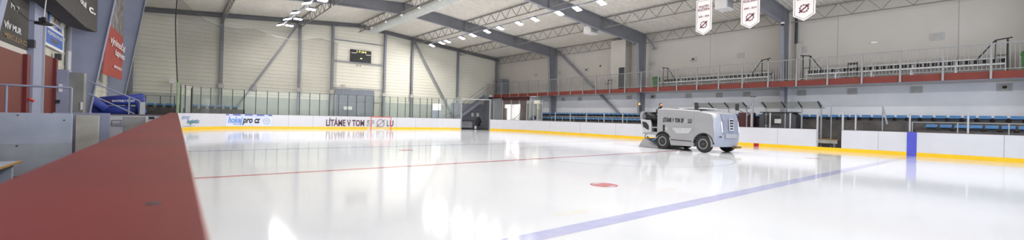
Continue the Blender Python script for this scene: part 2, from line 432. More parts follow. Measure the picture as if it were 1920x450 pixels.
mb = MB(); mb.bar((32.9, 10.62, 9.05), (32.9, 9.7, 7.85), .1, .1); mb.box((32.85, 9.7, 7.8), (.22, .3, .12))
tag(mb.build('brace_stub', 'steel'), 'short grey strut ending in a box, under the eaves right of the middle column', 'steel brace')

# longitudinal lattice trusses
def truss(x, y0, y1, label, group, eave=False):
    dz = .82; zt = roof_z(x)-.03; n = 8
    t = thing('roof_truss', label, 'truss', (x, y0, zt), 0, group)
    L = y1-y0
    MB().box((0, L/2, -.03), (.09, L, .07)).build('top_chord', 'truss', t)
    ys = [L*(k+.5)/n for k in range(n)]
    MB().box((0, L/2, -dz), (.07, L-.35, .06)).build('bottom_chord', 'truss', t)
    for k in range(n):
        a, c, b = L*k/n, L*(k+.5)/n, L*(k+1)/n
        MB().bar((0, a+.05, -.06), (0, c, -dz+.02), .035, .035).build('diagonal', 'truss', t)
        MB().bar((0, c, -dz+.02), (0, b-.05, -.06), .035, .035).build('diagonal', 'truss', t)
    return t
bays = [(22.0, 32.8, 'end bay'), (10.8, 21.8, 'second bay from the end wall'), (-.4, 10.6, 'third bay from the end wall'), (-11.6, -.6, 'nearest bay')]
xt = [(3.3, 'over the left side'), (9.3, 'left of the ridge'), (14.9, 'under the ridge'), (20.9, 'right of the ridge'), (26.9, 'over the right boards'), (32.6, 'along the right eave')]
for x, pos in xt:
    for y0, y1, bay in bays:
        if y0 < -5 and x < 30: continue
        if y0 < 5 and x < 10: continue
        truss(x, y0, y1, 'grey lattice roof truss '+pos+' in the '+bay, 'lattice trusses under the roof deck')

# air duct along the ridge with its cable tray and spots
t = thing('air_duct', 'long pale grey round air duct hanging under the roof ridge', 'air duct', (14.55, -8, 9.3))
MB().tube((0, 0, 0), (0, 35.6, 0), .33, 20).build('duct_tube', 'duct', t, smooth=True)
for k in range(6): MB().tube((0, 2+k*6.4, 0), (0, 2.1+k*6.4, 0), .345, 20).build('duct_collar', 'duct', t)
for k in range(6): MB().tube((0, 2+k*6.4, .3), (0, 2+k*6.4, 1.25), .008, 6).build('hanger', 'steel', t)
tr = MB().span((13.98, -8, 9.5), (14.1, 28.2, 9.55)).build('cable_tray', 'truss'); tag(tr, 'thin brown cable tray running beside the round duct', 'cable tray')
sp = thing('spot_lamp', 'small white lamp on the tray beside the round duct', 'lamp', (14.05, 26.9, 9.5), 0, 'small lamps along the duct')
MB().box((0, 0, -.02), (.1, .14, .14)).build('bracket', 'black', sp)
MB().box((.12, 0, -.12), (.26, .2, .13), rot=Matrix.Rotation(.4, 4, 'Y'), bevel=.02).build('lamp_head', 'white', sp)
for yy in (23.6, 20.4, 17.3, 14.3, 11.3): dup(sp, (14.05, yy, 9.5))

# ------------------------------------------------------------------ floodlights
def floodlight(x, y, z, label, group, tilt=0.0):
    t = thing('floodlight', label, 'floodlight', (x, y, z), 0, group)
    Rm = Matrix.Rotation(tilt, 4, 'Y')
    MB().box((0, 0, .09), (.42, .34, .05), rot=None, bevel=.01).build('housing', 'steel', t)
    MB().box((0, 0, .16), (.3, .22, .1)).build('driver_box', 'darkgrey', t)
    MB().box((0, 0, .045), (.54, .44, .03)).build('lens', 'lens', t)
    mb = MB(); mb.tube((-.1, 0, .2), (-.1, 0, 1.15+.0), .005, 4); mb.tube((.1, 0, .2), (.1, 0, 1.15), .005, 4); mb.build('suspension_wire', 'steel', t)
    return t
GB = 'floodlights in the right-hand row'; GA = 'floodlights in the left-hand double row'
def lamp_light(t, k=1.0): area('lamp_light', (0, 0, .02), (0, 0, 0), .54, .44, LAMP_W*k, (1, .965, .92), t)
yb_ = [29.3, 27.2, 26.0, 23.3, 21.4, 19.1, 17.2, 14.7, 12.8, 10.2, 8.5, 6.4, 4.2, 2.1, 0, -2.2, -4.4, -6.6, -8.8, -11]
fb = floodlight(21.55, yb_[0], 8.95, 'lit white floodlight in the long row right of the duct', GB); lamp_light(fb, .92); fb.rotation_euler.y = .3
for y in yb_[1:]: dup(fb, (21.55, y, 8.95)).rotation_euler.y = .3
ya_ = [28.0, 25.2, 22.5, 19.0, 16.0, 13, 9.7, 7, 4, 1, -2, -5, -8, -11]
fa = floodlight(6.95, ya_[0], 8.62, 'lit white floodlight in the double row left of the duct', GA); lamp_light(fa, 1.15); fa.rotation_euler.y = -.3
for y in ya_[1:]: dup(fa, (6.95, y, 8.62)).rotation_euler.y = -.3
fc = floodlight(7.55, 27.8, 8.62, 'lit white floodlight in the double row left of the duct', GA)
for y in (24.6, 20.6, 17.6): dup(fc, (7.55, y, 8.62))
tag(MB().span((21.5, -12, 9.2), (21.6, 29.6, 9.26)).build('lighting_rail', 'steel'), 'thin grey rail carrying the right-hand row of floodlights', 'rail')
tag(MB().span((7.2, -12, 8.88), (7.3, 28.2, 8.95)).build('lighting_rail', 'steel'), 'thin grey rail carrying the left-hand double row of floodlights', 'rail')

# ------------------------------------------------------------------ rink boards
def strip(pts, z0, z1, off, th, name, m, parent, out=1):
    """wall strip following a polyline, thickness th towards the outside"""
    mb = MB(); n = len(pts); nor = []
    for i in range(n):
        a = Vector(pts[max(i-1, 0)]); b = Vector(pts[min(i+1, n-1)]); d = (b-a).normalized(); nor.append(Vector((-d.y, d.x))*out)
    rings = []
    for p, nn in zip(pts, nor):
        p = Vector(p); a = p+nn*off; b = p+nn*(off+th)
        rings.append([(a.x, a.y, z0), (b.x, b.y, z0), (b.x, b.y, z1), (a.x, a.y, z1)])
    mb.loft(rings); return mb.build(name, m, parent)
def boards(name, label, pts, out, cap='cap_dark', seams=(), capw=.1):
    t = thing(name, label, 'rink boards')
    strip(pts, .2, H-.02, 0, .08, 'board_panel', 'board', t, out)
    strip(pts, 0, .2, -.012, .1, 'kick_strip', 'yellow', t, out)
    strip(pts, H-.02, H, -.01, capw, 'cap_rail', cap, t, out)
    return t
PR1 = arc_pts(*RCn, RC, 0, 40, 8)
right_far = [(x, y) for x, y in PR1[::-1]]+[(XR, 10), (XR, 0), (XR, -3.2)]
tr1 = boards('rink_boards', 'white right-hand rink boards with yellow kick strip from corner gate to the bench doorway', right_far, 1)
tr2 = boards('rink_boards', 'white right-hand rink boards with yellow kick strip and blue stripe, right of the doorway', [(XR, -4.38), (XR, -14)], 1)
end_pts = arc_pts(*RCn, RC, 63, 90, 6)+[(LC[0]+8, YE)]+[(LC[0]+.0, YE)]
te = boards('rink_boards', 'white straight end boards carrying the purple slogan, behind the goal', end_pts, -1)
te2 = boards('rink_boards', 'white curved corner boards with the two adverts, beside the red rail', arc_pts(*LC, RL, 90, 180, 24), -1)
mb = MB()
for y in (-10.26, -5.95, -1.2, 3, 7, 11, 15, 19): mb.span((XR-.004, y-.008, .2), (XR, y+.008, H-.03))
mb.build('panel_joint', 'seam', tr1)
mb = MB()
for x in (8, 10, 13.2, 17.9, 20): mb.span((x-.01, YE-.004, .2), (x+.01, YE, H-.03))
mb.build('panel_joint', 'seam', te)
MB().span((XR-.016, -7.42, 0), (XR-.002, -7.06, H-.02)).build('blue_stripe', 'blue_mark', tr2)
MB().span((XR-.018, -.15, 0), (XR-.012, .15, .2)).build('red_mark', 'red_mark', tr1)
mb = MB(); mb.span((XR-.03, -4.38, 0), (XR+.06, -3.2, .2)); tag(mb.build('door_sill', 'yellow'), 'yellow sill under the open bench doorway in the right boards', 'sill')

# adverts on the end boards
yb = YE-.012
def endtext(body, x0, x1, z, h, m, **k): return text('lettering', body, h, m, te, (x0, yb, z), (1, 0, 0), (0, 0, 1), width=x1-x0, depth=.004, **k)
endtext('LÍTÁME V TOM', 11.1, 14.6, .30, .58, 'text_purple', bold=.03)
endtext('SP', 14.85, 15.6, .30, .58, 'text_grey', bold=.03); endtext('LU', 16.85, 17.55, .30, .58, 'text_purple', bold=.03)
def ring_mark(c, r0, r1, right, up, m, parent, gaps=0, slash=True, name='emblem', n=40, sl=1.35):
    mb = MB(); c = Vector(c); right = Vector(right); up = Vector(up); nn = right.cross(up)*.006
    for k in range(n):
        if gaps and k % gaps == 0: continue
        a, b = 2*PI*k/n, 2*PI*(k+1)/n
        mb.quad(*[c+nn+right*r*math.cos(t)+up*r*math.sin(t) for r, t in ((r0, a), (r1, a), (r1, b), (r0, b))])
    if slash:
        d = (right*.75+up*.66); q = (right*-.66+up*.75)
        L = r1*sl; w_ = (r1-r0)*.5
        mb.quad(c+nn-d*L-q*w_, c+nn+d*L-q*w_, c+nn+d*L+q*w_, c+nn-d*L+q*w_)
    return mb.build(name, m, parent)
ring_mark((16.22, yb, .58), .3, .42, (1, 0, 0), (0, 0, 1), 'text_grey', te)

def corner(u, off=0.0):
    """point on the far-left boards; u = distance along them, 0 where the corner bend ends"""
    if u >= 0: return Vector((LC[0]+u, YE+off, 0))
    a = PI/2-u/RL; r = RL+off
    return Vector((LC[0]+r*math.cos(a), LC[1]+r*math.sin(a), 0))
def bend(o, dz=0):
    for v in o.data.vertices:
        p = corner(v.co.x, -abs(v.co.y)); v.co = (p.x, p.y, v.co.z)
    return o
def flat_strip(name, u0, u1, z0, z1, off, m, parent):
    mb = MB(); n = max(2, int((u1-u0)/.2))
    rows = [[corner(u0+(u1-u0)*k/n, o_) for o_ in (-off, 0)] for k in range(n+1)]
    mb.loft([[(a.x, a.y, z0), (b.x, b.y, z0), (b.x, b.y, z1), (a.x, a.y, z1)] for a, b in rows]); return mb.build(name, m, parent)
ad = flat_strip('advert_panel', -2.04, 1.28, .21, H-.03, .008, 'ad_blue', te2)
flat_strip('advert_strip', -2.04, 1.28, 1.08, H-.03, .012, 'ad_strip', ad)
for k in range(4): flat_strip('strip_field', -1.85+k*.85, -1.55+k*.85, 1.11, H-.05, .014, 'white', ad)
def bent_text(body, u0, u1, z, h, m, shear=.0, bold=.0):
    return bend(text('lettering', body, h, m, te2, (u0, 0, z), (1, 0, 0), (0, 0, 1), width=u1-u0, shear=shear, bold=bold, depth=.018))
bent_text('hokej', -1.9, -.85, .50, .50, 'text_blue', .25, .03); bent_text('pro', -.86, -.12, .50, .50, 'text_black', .25, .04); bent_text('cz', .0, .42, .50, .5, 'text_black', .25, .04)
flat_strip('underline', -1.5, -1.3, .37, .41, .014, 'text_black', te2); flat_strip('underline', -1.28, -.98, .36, .41, .014, 'text_blue', te2)
e = ring_mark((.87, 0, .66), .21, .26, (1, 0, 0), (0, 0, 1), 'text_pale', te2, slash=False)
for v in e.data.vertices: p = corner(v.co.x, -.018); v.co = (p.x, p.y, v.co.z)
e = bent_text('HP', .74, 1.0, .57, .2, 'text_pale', 0, 0)
bent_text('sreay', -6.35, -5.15, .80, .30, 'text_pale', .2, .03); bent_text('logistic', -5.55, -4.2, .48, .30, 'text_teal', .25, .03); bent_text('www.sreaylogistic.cz', -6.3, -4.6, .26, .06, 'text_teal', .1, .01)

# ------------------------------------------------------------------ glass shielding
def shielding(name, label, path, tops, m_post='darkgrey', panes=True, cat='glass shielding', base=H, rail=True, pw=.05):
    t = thing(name, label, cat)
    for i, p in enumerate(path):
        mb = MB(); mb.span((p[0]-pw/2, p[1]-pw/2, base), (p[0]+pw/2, p[1]+pw/2, tops[i])); mb.build('post', m_post, t)
    for i in range(len(path)-1):
        a, b = path[i], path[i+1]; d = (Vector(b)-Vector(a)); d2 = d.normalized()*(pw/2); q = Vector((-d2.y, d2.x)).normalized()*.004
        A = Vector(a)+d2; B = Vector(b)-d2
        if panes:
            mb = MB(); z0, z1, z2 = base, tops[i]-.02, tops[i+1]-.02
            mb.quad((A.x, A.y, z0), (B.x, B.y, z0), (B.x, B.y, z2), (A.x, A.y, z1)); mb.build('pane', 'glass', t)
        if rail: MB().bar((A.x, A.y, tops[i]-.01), (B.x, B.y, tops[i+1]-.01), .03, .02).build('top_rail', m_post, t)
    return t
us = [-7.4+.83*k for k in range(9)]
shielding('glass_shielding', 'rink glass with dark posts around the far left corner', [tuple(corner(u, .04)[:2]) for u in us], [3.2]*9)
us2 = [us[-1]+.83*k for k in range(0, 21)]
pts2 = [tuple(corner(u, .04)[:2]) for u in us2 if LC[0]+u < RCn[0]]
pts2 += arc_pts(*RCn, RC+.04, 87, 63, 4)
shielding('glass_shielding', 'rink glass with dark posts along the end boards behind the goal', pts2, [3.2+.012*max(0, p[0]-8) for p in pts2])
pr_ = arc_pts(*RCn, RC+.04, 37, 0, 5)+[(XR+.04, 20.2)]
shielding('glass_shielding', 'tall rink glass with pale posts right of the corner gate', pr_, [3.35]*len(pr_), 'galv', rail=False)
lowp = thing('barrier_post', 'low silver post standing on the right-hand boards', 'post', (XR+.06, 18.3, H), 0, 'low silver posts on the right-hand boards')
MB().box((0, 0, .44), (.07, .07, .88), bevel=.01).build('post', 'galv', lowp); MB().box((0, 0, .9), (.09, .09, .04)).build('post_cap', 'galv', lowp)
for y in (16.3, 14.3, 12.3, 10.35, 8.35, 6.35, 4.35, .35, -.75, -1.85, -4.98, -7.15, -9.15, -11.2): dup(lowp, (XR+.06, y, H))
for y, l in ((-3.24, 'left'), (-4.42, 'right')):
    p = thing('door_post', 'silver doorway post at the %s side of the open bench doorway' % l, 'post', (XR+.05, y, 0))
    MB().box((0, 0, 1.12), (.09, .09, 2.24), bevel=.01).build('post', 'galv', p); MB().lathe([(.001, 2.24), (.05, 2.27), (.05, 2.33), (.001, 2.36)], 12).build('post_cap', 'galv', p)

# corner gate frame for the machine
ga, gb = arc_pts(*RCn, RC+.03, 63, 63, 1)[0], arc_pts(*RCn, RC+.03, 40, 40, 1)[0]
t = thing('machine_gateway', 'grey steel portal of the open machine gateway in the far right corner', 'gateway')
for g in (ga, gb): MB().span((g[0]-.06, g[1]-.06, 0), (g[0]+.06, g[1]+.06, 3.4)).build('post', 'galv', t)
MB().bar((ga[0], ga[1], 3.4), (gb[0], gb[1], 3.4), .1, .08).build('lintel', 'galv', t)
mb = MB(); mb.bar((ga[0]+.1, ga[1]+.1, .62), (ga[0]+.55, ga[1]+1.0, .62), .07, 1.18)
tag(mb.build('gate_leaf', 'board'), 'white gate leaf folded back inside the machine gate', 'gate')

# ------------------------------------------------------------------ machine bay, stairs and gallery landing
mb = MB(); mb.span((26.2, 32.7, 0), (31.2, 32.85, 3.1)); struct(mb.build('wall_service_bay', 'steel'))
mb = MB(); mb.span((31.0, 29.2, 0), (31.2, 32.8, 3.8)); struct(mb.build('wall_service_bay', 'steel'))
t = thing('double_door', 'grey double door behind the machine gate', 'door', (29.5, 32.6, 0)); t['kind'] = 'structure'; t.name = 'door_2'
del t['label']; del t['category']
MB().span((-.85, 0, 0), (.85, .06, 2.35)).build('door_frame', 'zam_mid', t)
for x in (-.75, .02):
    l = MB().span((x, -.04, .02), (x+.72, 0, 2.25)).build('door_leaf', 'doorgrey', t)
    MB().span((x+.18, -.06, 1.5), (x+.54, -.04, 1.95)).build('door_sign', 'white', l)
t = thing('workbench', 'dark workbench with cans left of the double door', 'workbench', (27.6, 31.9, 0))
MB().box((0, 0, 1.02), (2.3, .6, .06)).build('bench_top', 'darkgrey', t); MB().box((0, .1, .55), (2.1, .4, .85)).build('cabinet_body', 'zam_mid', t)
for x in (-1.05, 1.05): MB().box((x, -.2, .5), (.06, .06, 1.0)).build('leg', 'darkgrey', t)
c = thing('bucket', 'small white bucket on the floor in front of the double door', 'bucket', (28.75, 31.3, 0))
MB().lathe([(.12, 0), (.15, .32), (.16, .33)], 16).build('bucket_body', 'white', c, smooth=True)
mb = MB(); hp = [(-.16+.32*k/8, 0, .33+.16*math.sin(PI*k/8)) for k in range(9)]; mb.path(hp, .008, 6); mb.build('handle', 'galv', c)
c = thing('coat_stand', 'black coats hanging on a stand in front of the double door', 'coat stand', (29.35, 31.6, 0))
MB().tube((0, 0, 0), (0, 0, 1.5), .02).build('pole', 'darkgrey', c)
mb = MB(); mb.loft([[(.28*math.cos(a)*s_, .16*math.sin(a)*s_, z) for a in [2*PI*k/12 for k in range(12)]] for z, s_ in ((.35, .9), (.7, 1.05), (1.1, 1.0), (1.35, .75), (1.45, .3))]); mb.build('coat', 'black', c, smooth=True)
mb = MB(); mb.tube((.22, 0, 1.3), (.42, 0, .75), .07, 10); mb.build('coat_sleeve', 'black', c)

t = thing('staircase', 'grey metal staircase climbing to the gallery behind the corner gate', 'staircase', (24.4, 31.2, 0))
run, rise, n = 6.3, 4.2, 24
for yy in (0, 1.1): MB().bar((0, yy, .05), (run, yy, rise-.05), .05, .28).build('stringer', 'steel', t)
for k in range(n): MB().box((run*(k+.5)/n, .55, rise*(k+.8)/n), (.28, 1.05, .04)).build('tread', 'steel', t)
for yy, nm in ((-.03, 'front'), (1.13, 'back')):
    hr = MB().bar((0, yy, 1.05), (run, yy, rise+1.05), .04, .05).build('handrail', 'zam_mid', t)
    MB().bar((0, yy, .22), (run, yy, rise+.22), .03, .03).build('lower_rail', 'zam_mid', hr)
    if nm == 'front':
        for k in range(36):
            x = run*(k+.5)/36; MB().span((x-.01, yy-.01, rise*x/run+.2), (x+.01, yy+.01, rise*x/run+1.05)).build('baluster', 'steel', hr)

# gallery slab
SX = 31.0
mb = MB(); mb.span((SX+.05, YB, 3.98), (XW, YW, 4.22)); mb.span((30.6, 31.0, 3.98), (SX+.05, YW, 4.22)); struct(mb.build('gallery_floor', 'plaster_low'))
t = MB().span((SX, YB, 3.9), (SX+.06, YW-1.6, 4.26)).build('fascia_board', 'fascia'); tag(t, 'long dark red fascia board along the edge of the gallery', 'fascia')
# railing sections
def rail_section(L):
    t = thing('railing_section', 'grey barred railing section along the gallery edge', 'railing', (SX-.03, 0, 4.26), 0, 'gallery railing sections')
    MB().box((-.03, 0, .5), (.07, .08, 1.75)).build('post', 'rail', t)
    MB().span((-.02, 0, 1.3), (.02, L, 1.35)).build('top_rail', 'rail', t)
    MB().span((-.01, 0, .08), (.01, L, .11)).build('bottom_rail', 'rail', t)
    nb = int(round(L/.15))
    for k in range(1, nb):
        MB().box((0, L*k/nb, .7), (.014, .018, 1.22)).build('baluster', 'rail', t)
    return t
Lr = 1.62
r0 = rail_section(Lr); r0.location.y = -9.77
for k in range(-2, 26):
    if k == 0: continue
    dup(r0, (SX-.03, -9.77+k*Lr, 4.26))

# aluminium bleachers on the gallery
def bleacher(y0, y1, label):
    t = thing('bleacher', label, 'bleacher', (32.2, y0, 4.22)); L = y1-y0
    MB().span((.3, 0, .80), (.62, L, .85)).build('seat_plank', 'alu', t)
    MB().span((-.15, -.3 if False else 0, .45), (.15, L, .50)).build('seat_plank', 'alu', t)
    MB().span((.28, 0, .5), (.30, L, .58)).build('kick_rail', 'alu', t)
    n = int(L/1.6)
    for k in range(n+1):
        y = L*k/n
        mb = MB(); mb.span((-.1, y-.03, 0), (-.04, y+.03, .45)); mb.span((.5, y-.03, 0), (.56, y+.03, .8)); mb.bar((-.1, y, .1), (.55, y, .1), .04, .04); mb.build('support_frame', 'alu', t)
    n = int(L/.3); mb = MB()
    for k in range(n): mb.span((.63, L*k/n+.03, .48), (.645, L*k/n+.23, .80))
    mb.build('riser_slats', 'black', t)
    return t
bleacher(-10.2, -1.7, 'two-row aluminium bleacher on the gallery right of the dome-camera column')
bleacher(.3, 8.75, 'two-row aluminium bleacher on the gallery left of the dome-camera column')
def end_rail(y, s_, label):
    t = thing('end_rail', label, 'handrail', (32.0, y, 4.22))
    mb = MB(); mb.tube((0, 0, 0), (0, 0, 1.72), .035); mb.tube((0, s_*.38, .55), (0, s_*.38, 1.66), .03); mb.tube((0, 0, .9), (0, s_*.38, .9), .02); mb.build('upright', 'black', t)
    mb = MB(); mb.tube((0, -s_*.15, 1.74), (0, s_*.4, 1.66), .03); mb.tube((0, s_*.4, 1.66), (0, s_*1.0, .75), .03); mb.build('sloping_rail', 'black', t)
end_rail(8.25, -1, 'black end rail at the left end of the left bleacher'); end_rail(.35, 1, 'black end rail at the right end of the left bleacher')
end_rail(-1.7, -1, 'black end rail at the left end of the right bleacher'); end_rail(-10.25, 1, 'black end rail at the far right end of the right bleacher')
def bin_(y, label):
    t = thing('waste_bin', label, 'bin', (32.3, y, 4.22))
    MB().loft([[(x*s_, y_*s_, z) for x, y_ in ((-.2, -.22), (.2, -.22), (.2, .22), (-.2, .22))] for z, s_ in ((0, .8), (.85, 1.05))]).build('bin_body', 'green', t)
    MB().loft([[(x*s_, y_*s_, z) for x, y_ in ((-.2, -.22), (.2, -.22), (.2, .22), (-.2, .22))] for z, s_ in ((.86, 1.15), (.96, 1.1), (1.05, .8))]).build('lid', 'green', t)
bin_(9.1, 'green waste bin beside the left bleacher on the gallery'); bin_(-10.9, 'green waste bin at the far right end of the gallery')
def metal_chair(y, label, m='black'):
    t = thing('bar_chair', label, 'chair', (31.6, y, 4.22))
    for a in (-.22, .22):
        for b in (-.2, .2): MB().tube((b, a, 0), (b, a, .62 if b < 0 else 1.05), .018).build('leg', m, t)
    MB().box((0, 0, .63), (.42, .46, .05)).build('seat', m, t); MB().box((.2, 0, .96), (.04, .44, .12)).build('backrest', m, t)
metal_chair(-4.3, 'black metal frame chair in front of the right bleacher'); metal_chair(13.6, 'grey metal frame chair by the railing near the gallery room', 'darkgrey')
metal_chair(31.0, 'dark metal frame chair at the top of the staircase', 'darkgrey')
mb = MB(); mb.span((32.2, 30.6, 4.22), (33.2, 31.6, 6.3)); tag(mb.build('electric_cabinet', 'doorgrey'), 'tall grey cabinet at the end of the gallery by the stairs', 'cabinet')

# vents, cameras and fittings on the right wall
def vent(y, z, dark=False):
    t = thing('wall_vent', 'square grey vent with %s on the %s right wall' % ('a dark hole' if dark else 'plain grille', 'upper' if z > 5 else 'lower'), 'vent', (XW, y, z), 0,
              'square vents with %s on the %s right wall' % ('a dark hole' if dark else 'plain grille', 'upper' if z > 5 else 'lower'))
    MB().box((-.03, 0, 0), (.06, .52, .4), bevel=.01).build('vent_frame', 'vent', t)
    mb = MB()
    for k in range(5): mb.box((-.066, 0, -.14+.07*k), (.012, .42, .025))
    mb.build('vent_slats', 'vent_dark', t)
    if dark: MB().tube((-.06, 0, 0), (-.1, 0, 0), .08, 12).build('hole_cover', 'black', t)
for y in (25.6, 21.7, 14.3, 10.1, 2.7, -1.3, -7.7): vent(y, 6.55)
for y in (17.8, 6.35): vent(y, 6.6, True)
for y in (21.0, 18.6, 12.5, 6.7, 4.2, 2.2, -1.3, -4.0, -6.9): vent(y, 3.62)
for y in (25.6, 10.0, -10.15): vent(y, 3.62, True)
tag(MB().box((XW-.05, -5.0, 6.55), (.08, .34, .14), bevel=.03).build('emergency_light', 'white'), 'small oval emergency light high on the right wall', 'lamp')
tag(MB().box((XW-.04, 16.0, 6.85), (.08, .14, .14), bevel=.03).build('wall_speaker', 'black'), 'tiny black fitting on the upper right wall near the gallery room', 'fitting')
c = thing('dome_camera', 'white and black dome camera under the knee of the nearest right column', 'camera', (31.55, -.62, 8.1))
MB().lathe([(.001, .12), (.1, .12), (.13, .02), (.13, 0)], 20).build('camera_housing', 'white', c, smooth=True)
MB().lathe([(.12, 0), (.1, -.07), (.05, -.11), (.001, -.12)], 20).build('camera_dome', 'black', c, smooth=True)
mb = MB(); mb.tube((XC+.1, -.95, 6.95), (XC+.1, -.95, 8.9), .09); tag(mb.build('drain_pipe', 'darkgrey'), 'dark grey pipe on the wall right of the dome-camera column', 'pipe')
mb = MB(); mb.span((XW-.3, -1.25, 4.3), (XW, -1.0, 6.95)); struct(mb.build('trim_4', 'plaster'))
def heater(x, y, z, label):
    t = thing('unit_heater', label, 'heater', (x, y, z))
    MB().box((0, 0, 0), (1.0, .7, .6), bevel=.03).build('heater_body', 'banner_w', t); MB().box((0, -.36, 0), (.7, .04, .4)).build('outlet_grille', 'vent_dark', t)
    MB().tube((-.3, 0, .3), (-.3, 0, 1.0), .015).build('hanger', 'steel', t); MB().tube((.3, 0, .3), (.3, 0, 1.0), .015).build('hanger', 'steel', t)
heater(26.5, 11.5, 8.7, 'cream unit heater hanging under the roof left of the middle right column'); heater(26.5, .9, 8.7, 'cream unit heater hanging under the roof between the club pennants')

# ------------------------------------------------------------------ terrace and blue seats under the gallery
def solid(x0, x1, y0, y1, z1): 
    mb = MB(); mb.span((x0, y0, 0), (x1, y1, z1)); return mb.build('terrace_step', 'terrace')
struct(solid(30.85, 31.75, 4.4, 24.4, 1.31)); struct(solid(30.85, 31.75, YB, -7.2, 1.31)); struct(solid(31.75, XW-.05, YB, 24.4, 1.80))
struct(solid(32.5, XW-.04, YB, 24.4, 2.02))
def seat(x, y, z, label, group):
    t = thing('stadium_seat', label, 'seat', (x, y, z), 0, group)
    mb = MB(); prof = [(-.2, .0), (-.2, .05), (.13, .03), (.2, .16), (.24, .16), (.19, -.02), (.0, -.02)]
    mb.prism(prof, 'Y', -.21, .21); mb.build('seat_shell', 'seat_blue', t)
    MB().box((.02, 0, -.09), (.08, .34, .16)).build('seat_bracket', 'darkgrey', t)
    return t
s1 = seat(32.2, -10.58, 1.97, 'blue plastic seat in the upper row under the gallery', 'blue seats of the upper row')
for k in range(1, 67): dup(s1, (32.2, -10.58+.52*k, 1.97))
dup(s1, (32.2, -11.1, 1.97)); dup(s1, (32.2, -11.62, 1.97))
s2 = seat(31.2, -7.74, 1.48, 'blue plastic seat in the lower row at the near right end of the stand', 'blue seats of the near lower row')
for k in range(1, 8): dup(s2, (31.2, -7.74-.52*k, 1.48))
s3 = seat(31.2, 4.8, 1.48, 'blue plastic seat in the lower row behind the ice machine and beyond', 'blue seats of the far lower row')
for k in range(1, 38): dup(s3, (31.2, 4.8+.52*k, 1.48))
def low_rail(y0, y1, x, label):
    t = thing('stand_rail', label, 'railing', (x, y0, 0)); L = y1-y0; n = max(1, int(round(L/1.5)))
    MB().span((-.015, 0, 1.72), (.015, L, 1.75)).build('top_rail', 'galv', t)
    for k in range(n+1): MB().box((0, L*k/n, .87), (.04, .04, 1.7)).build('post', 'galv', t)
low_rail(-12, -7.1, 30.6, 'thin grey rail in front of the near lower seats'); low_rail(4.6, 20, 30.6, 'thin grey rail in front of the far lower seats')

# maroon-walled lobby opening near the corner
mb = MB(); x0, x1 = 31.2, 31.4
mb.span((x0, 24.45, 0), (x1, 25.85, 3.9)); mb.span((x0, 28.9, 0), (x1, 30.2, 3.9)); mb.span((x0, 25.85, 3.05), (x1, 28.9, 3.9)); mb.span((x0, 28.5, 0), (x1, 28.9, 2.6))
struct(mb.build('wall_lobby', 'maroon'))
mb = MB(); mb.span((x1, 24.45, 0), (XW, 24.6, 3.9)); mb.span((x1, 30.05, 0), (XW, 30.2, 3.9)); struct(mb.build('wall_lobby', 'white'))
mb = MB(); mb.span((XW-.06, 24.6, 0), (XW-.02, 30.05, 3.9)); struct(mb.build('wall_lobby', 'white'))
l = thing('lobby_fill_lamp', 'added white ceiling lamp brightening the lobby beyond the maroon opening', 'lamp', (32.3, 27.3, 3.9))  # lamp added to make the lobby interior bright
MB().box((0, 0, -.05), (.3, 1.2, .08)).build('lamp_body', 'white', l); area('lamp_light', (0, 0, -.1), (0, 0, 0), .3, 1.2, 260, (1, .96, .95), l)
mb = MB(); mb.tube((31.9, 25.6, 2.75), (31.9, 27.6, 1.35), .03); mb.tube((31.9, 27.6, 1.35), (31.9, 28.2, 1.3), .03); mb.tube((31.9, 25.9, 2.1), (31.9, 27.2, 1.3), .025); mb.tube((31.9, 27.6, 0), (31.9, 27.6, 1.35), .025)
tag(mb.build('handrail', 'darkgrey'), 'dark sloping handrail inside the bright lobby', 'handrail')
tag(MB().box((33.2, 28.0, 1.7), (.04, .9, .8)).build('notice_board', 'vent'), 'grey notice board inside the bright lobby', 'notice board')

# ------------------------------------------------------------------ bench canopies and officials' box
def canopy(y0, y1, ys, label):
    t = thing('bench_canopy', label, 'canopy', (29.9, 0, 0))
    mb = MB(); mb.quad((0, y0, 2.85), (0, y1, 2.85), (1.0, y1, 2.5), (1.0, y0, 2.5)); mb.quad((1.0, y0, 2.5), (1.0, y1, 2.5), (1.4, y1, 2.48), (1.4, y0, 2.48))
    mb.build('canopy_glass', 'glass_dark', t)
    for y in ys:
        f = MB().tube((.72, y, 0), (.72, y, 2.55), .045).build('post', 'zam_mid', t)
        MB().bar((.75, y, 2.5), (0, y, 2.86), .06, .06).build('arm', 'darkgrey', f)
    MB().span((.98, y0, 2.46), (1.02, y1, 2.5)).build('rear_beam', 'zam_mid', t)
canopy(1.0, 4.6, (4.4, 3.4, 2.3, 1.1), 'glass canopy on bent posts over the bench just right of the ice machine')
canopy(-3.2, .1, (-.1, -1.2, -2.1, -3.1), "glass canopy on bent posts over the officials' dark booth")
t = thing('glazed_frame', 'thin grey frame of the empty bench enclosure right of the doorway', 'frame', (30.6, 0, 0))
for y in (-3.6, -5.9): MB().tube((0, y, 0), (0, y, 2.6), .03).build('post', 'zam_mid', t)
MB().span((-.02, -5.9, 2.56), (.02, -2.9, 2.6)).build('top_beam', 'zam_mid', t)
MB().bar((0, -5.9, 2.55), (-.0, -6.1, 1.6), .07, .07).build('strut', 'zam_mid', t)
t = thing('officials_booth', "dark booth behind the boards opposite the centre line", 'booth', (30.6, -.75, 0))
MB().prism([(-1.05, 0), (1.05, 0), (1.05, 2.0), (.8, 2.2), (-.8, 2.2), (-1.05, 2.0)], 'X', 0, 1.1).build('booth_body', 'darkgrey', t)
MB().box((-.01, .3, 1.72), (.02, .9, .62)).build('window', 'black', t); MB().box((-.03, -.05, 1.65), (.02, .38, .28)).build('notice', 'vent', t)
MB().box((.5, 0, 2.22), (1.2, 2.0, .05)).build('booth_roof', 'black', t)
tag(MB().box((31.0, 1.25, 1.1), (.5, .9, 2.2)).build('maroon_cabinet', 'maroon'), 'dark red cabinet left of the officials\' booth', 'cabinet')
